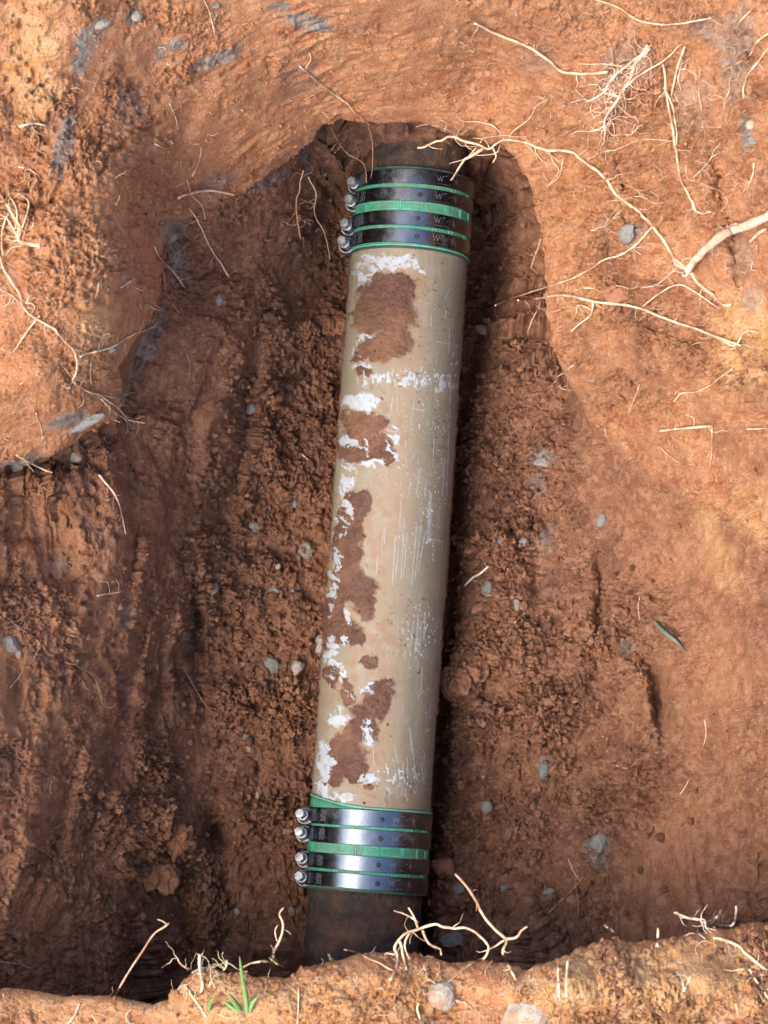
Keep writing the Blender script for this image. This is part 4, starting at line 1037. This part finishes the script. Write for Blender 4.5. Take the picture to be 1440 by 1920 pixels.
root([(385,1828),(370,1822),(350,1815,.35),(336,1804,.35),(332,1795,.35)], 5, 3, 'curved dry root at left end of the near clump', wig=2, lets=7, llen=(16, 40))
root([(376,1862),(380,1845),(374,1815,.36),(374,1788,.37)], 7, 6, 'upright cut white stalk in the near dry clump', mat='root_white', wig=1, lets=6, llen=(14, 30))
root([(392,1850),(402,1830),(420,1818,.355),(424,1800,.36)], 4, 3, 'bent dry stalk at right of the near clump', mat='straw', wig=2, lets=12, llen=(14, 40))
root([(385,1905),(370,1880),(352,1856),(345,1845)], 6, 4, 'dry root lying down the near bank under the clump', mat='straw', wig=2, lets=6, llen=(14, 30))
root([(1262,1714,.36),(1290,1722,.37),(1318,1726,.375),(1338,1738)], 5, 6, 'white torn root tuft on the near edge at right', mat='root_white', wig=2.5, lets=12, llen=(14, 40),
     branches=[((1338,1738),(1345,1720,.38),(1352,1712,.38),(5,3)),((1340,1735),(1372,1735,.38),(1380,1715,.38),(1380,1700,.38),(5,3)),((1320,1728,.375),(1308,1745),(1322,1760),(4,2.5)),((1350,1735),(1350,1712,.38),(1352,1708,.38),(3,2))])
root([(1134,1735,.36),(1148,1746,.365),(1158,1758),(1162,1775)], 5, 3, 'drooping pale root hook on the near edge at right', wig=1.5)
root([(1232,1776),(1233,1755,.38),(1233,1740,.38)], 6, 4, 'upright straw stub on the near edge at right', mat='straw', wig=0.8)
root([(1048,1876),(1047,1845,.38),(1046,1812,.39)], 6, 5, 'left of two pale straw stubs on the near bank', mat='straw', wig=0.8)
root([(1062,1868),(1063,1835,.385),(1064,1802,.39)], 6, 5, 'right of two pale straw stubs on the near bank', mat='straw', wig=0.8)
root([(1283,1860),(1278,1835,.385),(1266,1820,.39)], 6, 3, 'forked straw on the near bank at lower right', mat='straw', wig=1, branches=[((1284,1855),(1292,1840,.39),(1296,1828,.39),(4,2))])
root([(1335,1758),(1375,1770),(1400,1790),(1440,1820)], 6, 6, 'pale root lying along the near bank at the right edge', wig=3, lets=8)
root([(1405,1815),(1425,1850),(1450,1885)], 5, 4, 'pale root in the lower right corner', wig=3, lets=4)
root([(790,1845),(806,1835),(825,1852)], 7, 4, 'hooked pale root on the near bank below the loop', wig=2, lets=3)
root([(838,1872),(870,1878),(888,1895)], 5, 3, 'short root by pale stone on the near bank', wig=2, lets=2)
root([(556,1920),(558,1885),(560,1850)], 4, 3, 'upright pale root thread on the near bank', wig=2, lets=2)
root([(148,1880),(138,1905),(120,1925)], 5, 4, 'stubby root in the lower left corner', mat='root_pink', wig=1.5)
root([(0,1802),(30,1806),(60,1816)], 3.4, 2, 'thin pale root crossing the lower left wall', mat='root_pink', wig=1.6)
root([(738,1868),(742,1900),(745,1925)], 3, 3, 'thin root under the pipe mouth on near bank', mat='root_brown', wig=2)
root([(795,1930),(782,1895),(786,1880)], 5, 4, 'short pale stalk at bottom edge of the frame', mat='straw', wig=1)

# ------------------------------------------------------------------ grass, leaf
def blade(name, pts, w, mat, parent=None):
    P = []
    for (x, y, *z) in pts:
        P.append(unproj(x, y, z[0]) if z else surf(x, y)[0])
    P = cr(np.array(P), 6); m = len(P)
    T = np.gradient(P, axis=0); side = np.cross(T, np.array([0, 0.3, 1.0])); side /= np.linalg.norm(side, axis=1, keepdims=True)
    nrm = np.cross(side, T); nrm /= np.linalg.norm(nrm, axis=1, keepdims=True)
    t = np.linspace(0, 1, m); ww = w * S * 0.5 * np.clip(np.minimum(0.7 + t, 1) * (1 - t ** 3) + 0.05, 0, 1)
    V = np.stack([P - side * ww[:, None] + nrm * ww[:, None] * .25, P, P + side * ww[:, None] + nrm * ww[:, None] * .25, P + nrm * 0.0004], 1)
    return mesh_np(name, V.reshape(-1, 3), grid_faces(m, 4, True), M[mat], parent)
gpos = surf(462, 1893)[0]
g = empty('grass_tuft', gpos, 'small tuft of fresh green grass on the near bank', 'grass')
bpy.context.view_layer.update(); ginv = g.matrix_world.inverted()
for pts, w in [([(464,1900),(460,1865,.375),(454,1830,.40),(449,1792,.42)], 9), ([(452,1897),(440,1880,.37),(428,1862,.38)], 10), ([(468,1898),(474,1880,.37),(484,1868,.375)], 8), ([(448,1898),(430,1885,.36),(418,1876,.362)], 7)]:
    b = blade('grass_blade', pts, w, 'grass', g); b.matrix_parent_inverse = ginv
b = blade('grass_sprout', [(392,1895),(394,1880,.36),(402,1870,.365)], 8, 'grass'); tag(b, 'tiny single green blade left of the grass tuft', 'grass')
b = blade('grass_sprout', [(622,1802),(620,1795,.36),(614,1788,.37)], 8, 'grass'); tag(b, 'tiny green sprout on the near edge in front of the pipe', 'grass')
p0 = surf(1228, 1168)[0][2]; p1 = surf(1286, 1222)[0][2]
b = blade('fallen_leaf', [(1228,1166,p0 + .004),(1248,1186,(p0 + p1) / 2 + .008),(1268,1202,(p0 + p1) / 2 + .009),(1287,1223,p1 + .006)], 11, 'leaf'); tag(b, 'narrow blue green leaf lying on the right bowl of the hole', 'leaf')

# ------------------------------------------------------------------ stones and clods
ICO = None
def ico(sub):
    import bmesh
    bm = bmesh.new(); bmesh.ops.create_icosphere(bm, subdivisions=sub, radius=1.0)
    V = np.array([v.co[:] for v in bm.verts]); Fc = np.array([[v.index for v in f.verts] for f in bm.faces]); bm.free()
    return V, Fc
ICO1 = ico(1); ICO2 = ico(2); ICO4 = ico(5)
def frame_at(n):
    n = np.array(n, float)
    if n[2] < 0: n = -n
    u = np.cross(n, [0.2, 1, 0.1]); u /= np.linalg.norm(u); v_ = np.cross(n, u)
    return u, v_, n
def stone(name, px, py, rx, ry, ang, mat, label, cat='stone', group=None, h=0.55, sink=0.25, rough=0.22, sub=None, facet=True):
    p, n, _ = surf(px, py)
    rg = np.random.default_rng(int(px * 13 + py * 7))
    V0, Fc = sub or ICO2
    V = V0.copy()
    for _ in range(7 if facet else 0):          # plane cuts give broken faces
        d = rg.normal(size=3); d /= np.linalg.norm(d); k_ = rg.uniform(0.62, 0.9)
        ex = V @ d - k_; V = V - np.clip(ex, 0, None)[:, None] * d * 0.9
    q = rg.uniform(0, 200)
    nz = fbm(V[:, 0] * 1.7 + q, V[:, 1] * 1.7 + V[:, 2] * 1.3, 4, 0, 0.6)
    if not facet:
        f1, f2, idv = worley(V[:, 0] * 3.2 + q, V[:, 1] * 3.2 + 1.1 * V[:, 2], 7); g1, g2, _ = worley(V[:, 0] * 7 + q, V[:, 1] * 7 + 2 * V[:, 2], 19)
        nz = nz + 0.30 * (0.5 - f1) * (0.5 + idv) + 0.16 * (0.5 - g1)
    V = V * (1 + rough * nz)[:, None]
    a = math.radians(ang); c, s = math.cos(a), math.sin(a)
    rz = min(rx, ry) * h
    X = V[:, 0] * rx; Y = V[:, 1] * ry; Zz = V[:, 2] * rz
    L = np.stack([X * c - Y * s, -(X * s + Y * c), Zz], 1) * S
    # tilt into the surface partly
    nn_ = np.array(n); 
    if nn_[2] < 0: nn_ = -nn_
    nn_ = nn_ * 0.6 + np.array([0, 0, 1.0]) * 0.4; nn_ /= np.linalg.norm(nn_)
    ex_ = np.array([1.0, 0, 0]) - nn_ * nn_[0]; ex_ /= np.linalg.norm(ex_); ey_ = np.cross(nn_, ex_)
    Wd = L[:, :1] * ex_ + L[:, 1:2] * ey_ + L[:, 2:] * nn_
    ctr = p + nn_ * rz * S * (0.5 - sink)
    o = mesh_np(name, Wd, Fc, M[mat], smooth=not facet)
    o.location = ctr
    return tag(o, label, cat, group)

for (x, y, rx, ry, a, mt, lb) in [
    (508,1248,25,20,0,'stone_slate','largest blue grey stone on the floor left of the pipe'),
    (557,1250,14,19,20,'stone_pale','upright grey stone between the largest stone and the pipe'),
    (602,1208,12,24,5,'stone_pale','pale stone touching the left side of the pipe'),
    (401,1104,11,18,5,'stone_slate','oblong dark grey stone at the foot of the left wall'),
    (477,990,13,13,0,'stone_slate','grey stone on the upper floor left of the pipe'),
    (575,1032,17,18,10,'stone_slate','dark cracked stone near the pipe half way along'),
    (515,1108,12,9,0,'stone_slate','flat grey pebble left of two under the cracked stone'),
    (549,1108,9,8,0,'stone_slate','round dark pebble right of two under the cracked stone'),
    (552,945,9,10,20,'stone_slate','small grey pebble beside the upper third of the pipe'),
    (521,1062,6,8,0,'stone_pale','tiny pale pebble on the floor left of the pipe'),
    (471,768,13,14,30,'stone_slate','grey stone at the foot of the shaded left slope'),
    (916,1105,15,19,-25,'stone_slate','blue grey stone right of the pipe near the bleached twig'),
    (938,1016,14,10,10,'stone_slate','flat blue grey stone left of pair on the right floor'),
    (981,1016,11,10,0,'stone_slate','round blue grey stone right of pair on the right floor'),
    (968,1133,7,13,0,'stone_slate','narrow grey pebble by the white forked twig'),
    (1129,975,12,17,15,'stone_slate','dark stone in the crack of the right slope'),
    (1176,437,16,26,25,'stone_slate','slate stone stuck in the sunny right wall'),
    (906,617,19,10,5,'stone_slate','flat dark stone in the shade under the right lip'),
    (1020,1446,13,28,15,'stone_slate','tall grey stone at top of the smooth streak on the right floor'),
    (1120,1580,18,26,30,'stone_slate','dark grey lump with pale chip on the lower right floor'),
    (1030,1672,15,6,0,'stone_slate','black flat stone sliver on the lower right floor'),
    (858,1668,15,12,-20,'stone_slate','dark stone beside the near coupling'),
    (848,1762,26,16,-15,'stone_slate','slate stone under the looping near root'),
    (944,1665,9,12,0,'stone_slate','small dark stone left of the black sliver'),
    (141,856,15,11,10,'stone_pale','bluish white stone under the left ledge'),
    (30,876,14,13,0,'stone_pale','grey round stone under the ledge by the left edge'),
    (66,888,10,9,0,'stone_pale','small pale stone between two under the left ledge'),
    (20,1207,15,18,-30,'stone_slate','grey stone buried in left wall at the frame edge'),
    (32,1220,8,18,-15,'stone_pale','pale thin stone leaning on the grey one at the left edge'),
    (320,447,20,14,-20,'stone_slate','grey stone in the corner left of the tunnel'),
    (160,790,42,13,-20,'stone_slate','long slate stone wedged under the left ledge'),
    (207,655,9,8,0,'stone_slate','dark little stone behind the branching root at left'),
    (410,562,8,13,10,'stone_slate','slim grey stone on the shaded left slope'),
    (832,1868,30,26,20,'stone_white','rounded chalky stone on the near bank under the roots'),
    (988,1906,46,30,-30,'stone_white','big pale flat stone at the bottom edge'),
    (1408,232,9,10,0,'stone_white','small white pebble on the right wall'),
    (1412,262,9,12,0,'stone_slate','grey pebble just under the white one on the right wall'),
    (462,1385,9,10,-30,'stone_slate','grey oval pebble on lower left floor'),
    (467,1402,5,10,-15,'stone_pale','upright pale pebble on lower left floor'),
    (483,1492,5,9,0,'stone_pale','tiny pale pebble near the lower left floor crack'),
    (906,1457,4,4,0,'stone_white','tiny white pebble by the pipe on the right floor'),
    (912,1512,14,13,-40,'stone_slate','broken dark stone chip right of the lower pipe'),
    (893,1140,18,11,-15,'stone_red','reddish stone right of the pipe under the blue grey stone'),
    (835,1625,26,24,0,'stone_red','reddish lump against the near coupling'),
    (1156,554,24,22,0,'stone_red','rounded red stone in the right wall'),
    (650,1712,7,9,0,'stone_slate','pebble beside the near cast iron pipe'),
    (548,1708,9,12,0,'stone_slate','grey pebble left of the near cast iron pipe'),
    (445,1710,7,9,0,'stone_pale','small pale pebble on the floor at lower left'),
    (1022,868,24,12,10,'stone_pale','pale crumbly stone on the upper right floor'),
    (255,32,14,12,0,'stone_pale','light grey stone in top left wall'),
    (190,45,16,9,-15,'stone_pale','white grey stone beside the dark seam at top left'),
    (405,10,10,8,0,'stone_slate','small grey stone at the top edge')]:
    if y > 1690 and 560 < x < 800 and y < 1760: continue
    stone('stone', x, y, rx, ry, a, mt, lb, 'stone', 'stones stuck in the clay', h=0.85, sink=(0.62 if mt == 'stone_red' else 0.48 if mt == 'stone_white' else 0.26))

big = [(868,1268,44,46,'big round clod of crumbly earth beside the lower pipe'),(610,600,44,36,'broad clod of earth left of upper pipe'),(300,1640,34,40,'dark earth clod at foot of the lower left wall'),
       (338,1580,26,30,'lumpy clod in the lower left corner hollow'),(640,1690,24,30,'clod of earth pressed against the near iron pipe'),(370,1240,22,26,'loose clod under the left wall groove')]
for (x, y, rx, ry, lb) in big:
    stone('soil_clod', x, y, rx, ry, 0, 'clod', lb, 'clod', h=0.6, sink=0.5, rough=0.75, sub=ICO4, facet=False)
# small loose clods on the floor, individually
rg = random.Random(5)
cnt = 0; meshes = []
clod_protos = []
for k_ in range(8):
    V, Fc = ICO2
    q = k_ * 13.7
    VV = V * (1 + 0.55 * fbm(V[:, 0] * 1.6 + q, V[:, 1] * 1.6 + V[:, 2] * 1.4, 4, 0, 0.6))[:, None] * np.array([1, 0.85, 0.7])
    o = mesh_np('soil_clod', VV, Fc, M['clod']); me = o.data; bpy.data.objects.remove(o); clod_protos.append(me)
inside_poly = hs[:, :2]
while cnt < 84:
    x = rg.uniform(380, 1240); y = rg.uniform(420, 1770)
    if 560 < x < 900 and abs(x - (766 - (y - 500) * .0694)) < 135: continue
    p, n, fi = surf(x, y)
    if p[2] > 0.03 or n[2] < 0.5: continue
    r_ = rg.uniform(4.5, 11) * S * (1.25 if x < 600 else 0.9)
    o = bpy.data.objects.new('soil_clod', clod_protos[cnt % 8]); COL.objects.link(o)
    o.location = p + np.array(n) * r_ * 0.25; o.scale = (r_, r_, r_); o.rotation_euler = (rg.uniform(0, 6), rg.uniform(0, 6), rg.uniform(0, 6))
    sd = 'left' if x < 766 - (y - 500) * .0694 else 'right'
    wh = 'far coupling' if y < 520 else 'upper third of the pipe' if y < 850 else 'middle of the pipe' if y < 1180 else 'lower third of the pipe' if y < 1500 else 'near coupling'
    if sd == 'right' and x > 1050: lb = 'loose earth clod in the right bowl level with the ' + wh
    elif sd == 'left' and x < 500: lb = 'loose clod at the left wall foot, level with the ' + wh
    else: lb = 'small loose earth clod on the floor just ' + sd + ' of the ' + wh
    tag(o, lb, 'clod', 'loose clods on the hole floor')
    cnt += 1

# ------------------------------------------------------------------ crumbs and hair roots (uncountable)
Nf = normals(W)
def scatter(n, wfun):
    rows = RNG.integers(NE, NY - NE, n * 4); cols = RNG.integers(NE, NX - NE, n * 4)
    w_ = wfun(rows, cols); keep = RNG.random(len(rows)) < w_
    return rows[keep][:n], cols[keep][:n]
crumble = 0.06 + 0.95 * floorz + 0.55 * rim + 0.18 * leftwall + 0.2 * slope_r + 0.15 * block
crumble = crumble * (1 - 0.85 * smooth_patch) * (0.15 + 0.85 * pat * pat2)
def crumbs(name, n, mat, wf, smin, smax, label):
    rws, cls = scatter(n, wf)
    V0, Fc = ICO1[0], ICO1[1]
    P = W[rws, cls]; Nn = Nf[rws, cls]
    Nn = np.where(Nn[:, 2:] < -0.3, -Nn, Nn)
    m_ = len(P)
    base12 = np.array([v for v in V0[:12]])
    V0i, Fi = ico(1)
    # first 12 vertices of a 1-subdivision icosphere are the icosahedron
    sz = (smin + (smax - smin) * RNG.random(m_) ** 2.3) * S
    jit = 1 + 0.35 * RNG.normal(size=(m_, len(V0i), 1))
    jit = np.clip(jit, 0.45, 1.5)
    asp = RNG.uniform(0.6, 1.2, (m_, 1, 3))
    Vv = V0i[None] * jit * asp * sz[:, None, None] + (P + Nn * (sz * 0.3)[:, None])[:, None]
    Ff = Fi[None] + (np.arange(m_) * len(V0i))[:, None, None]
    o = mesh_np(name, Vv.reshape(-1, 3), Ff.reshape(-1, 3), M[mat], smooth=False)
    return tag(o, label, 'soil', kind='stuff')
_ico0 = None
import bmesh
def ico0():
    bm = bmesh.new(); bmesh.ops.create_icosphere(bm, subdivisions=1, radius=1.0)
    V = np.array([v.co[:] for v in bm.verts]); Fc = np.array([[v.index for v in f.verts] for f in bm.faces]); bm.free()
    return V, Fc
_full_ico = ico
def ico(sub): return ico0()
ICO1 = ico0()
crumbs('damp_soil_crumbs', 19000, 'clod', lambda r_, c_: crumble[r_, c_] * (damp_shade[r_, c_] > 0.35), 1.6, 8.0, 'countless moist brown soil crumbs over the hole floor and left wall')
crumbs('dry_soil_crumbs', 7000, 'dry_clod', lambda r_, c_: (0.25 + crumble[r_, c_]) * (damp_shade[r_, c_] <= 0.35), 1.4, 4.5, 'countless dry orange soil crumbs over the upper walls and near bank')

mm_ = np.argwhere((mud > 0.6) & (np.sin(TH) > 0.1))
sel = mm_[RNG.integers(0, len(mm_), 420)]
mm2 = np.argwhere(np.sin(TH) > 0.3); sel = np.concatenate([sel, mm2[RNG.integers(0, len(mm2), 90)]])
Vi, Fi_ = ICO1
Pp = V_pipe[sel[:, 0], sel[:, 1]]
sz = (0.7 + 2.4 * RNG.random(len(sel)) ** 3) * S
Vc = Vi[None] * np.clip(1 + 0.3 * RNG.normal(size=(len(sel), len(Vi), 1)), .5, 1.5) * sz[:, None, None] + Pp[:, None] + np.array([0, 0, 0.0002])
dc = mesh_np('pipe_dirt', Vc.reshape(-1, 3), (Fi_[None] + (np.arange(len(sel)) * len(Vi))[:, None, None]).reshape(-1, 3), M['mud'], smooth=False)
tag(dc, 'tiny crumbs of dried mud stuck on the top of the tan pipe', 'dirt', kind='stuff')

def hairs(name, n, wf, mat, lmin, lmax, wid, label):
    rws, cls = scatter(n, wf)
    rg = random.Random(n)
    parts = []
    for r_, c_ in zip(rws, cls):
        p = W[r_, c_].copy(); nn_ = Nf[r_, c_]; nn_ = nn_ if nn_[2] > -0.2 else -nn_
        L = rg.uniform(lmin, lmax) * S; seg = 5
        d = np.array([rg.gauss(0, 1), rg.gauss(0, 1), 0]); d -= nn_ * d.dot(nn_); d /= np.linalg.norm(d) + 1e-9
        P = [p + nn_ * 0.0004]
        for k_ in range(seg):
            d = d + np.array([rg.gauss(0, .45), rg.gauss(0, .45), rg.gauss(0, .25)]) + nn_ * rg.uniform(-.2, .3); d /= np.linalg.norm(d)
            P.append(P[-1] + d * L / seg)
        parts.append(tube_path(P, np.linspace(wid, wid * .5, seg + 1) * S * .5, 3))
    V, Fl = join([(v_, [f_[0]]) for v_, f_ in parts])
    o = mesh_np(name, V, np.concatenate(Fl), M[mat])
    return tag(o, label, 'roots', kind='stuff')
blob_tr = blob(1220, 130, 140, 120)
dead = (blob(385, 1850, 46, 34) + 0.8 * blob(1330, 1745, 50, 16)) * (damp_shade < 0.5)
hairs('hair_roots', 1500, lambda r_, c_: (0.15 + 0.7 * slope_r[r_, c_] * (0.25 + 1.0 * (PY[r_, c_] < 700)) + 0.6 * blob_tr[r_, c_] + 1.1 * rim[r_, c_] + 0.3 * block[r_, c_]) * (damp_shade[r_, c_] < 0.4), 'root', 8, 30, 1.5, 'countless fine hair roots over the sunny walls and near bank')
hairs('straw_bits', 260, lambda r_, c_: 0.5 * inside[r_, c_], 'root_brown', 8, 26, 1.6, 'countless fine brown fibres strewn through the moist soil')

hairs('dead_grass', 420, lambda r_, c_: (0.45 * rim[r_, c_] * (damp_shade[r_, c_] < 0.4) + 1.0 * dead[r_, c_]), 'straw', 10, 44, 2.6, 'countless dead grass and straw scraps matted on the near bank')
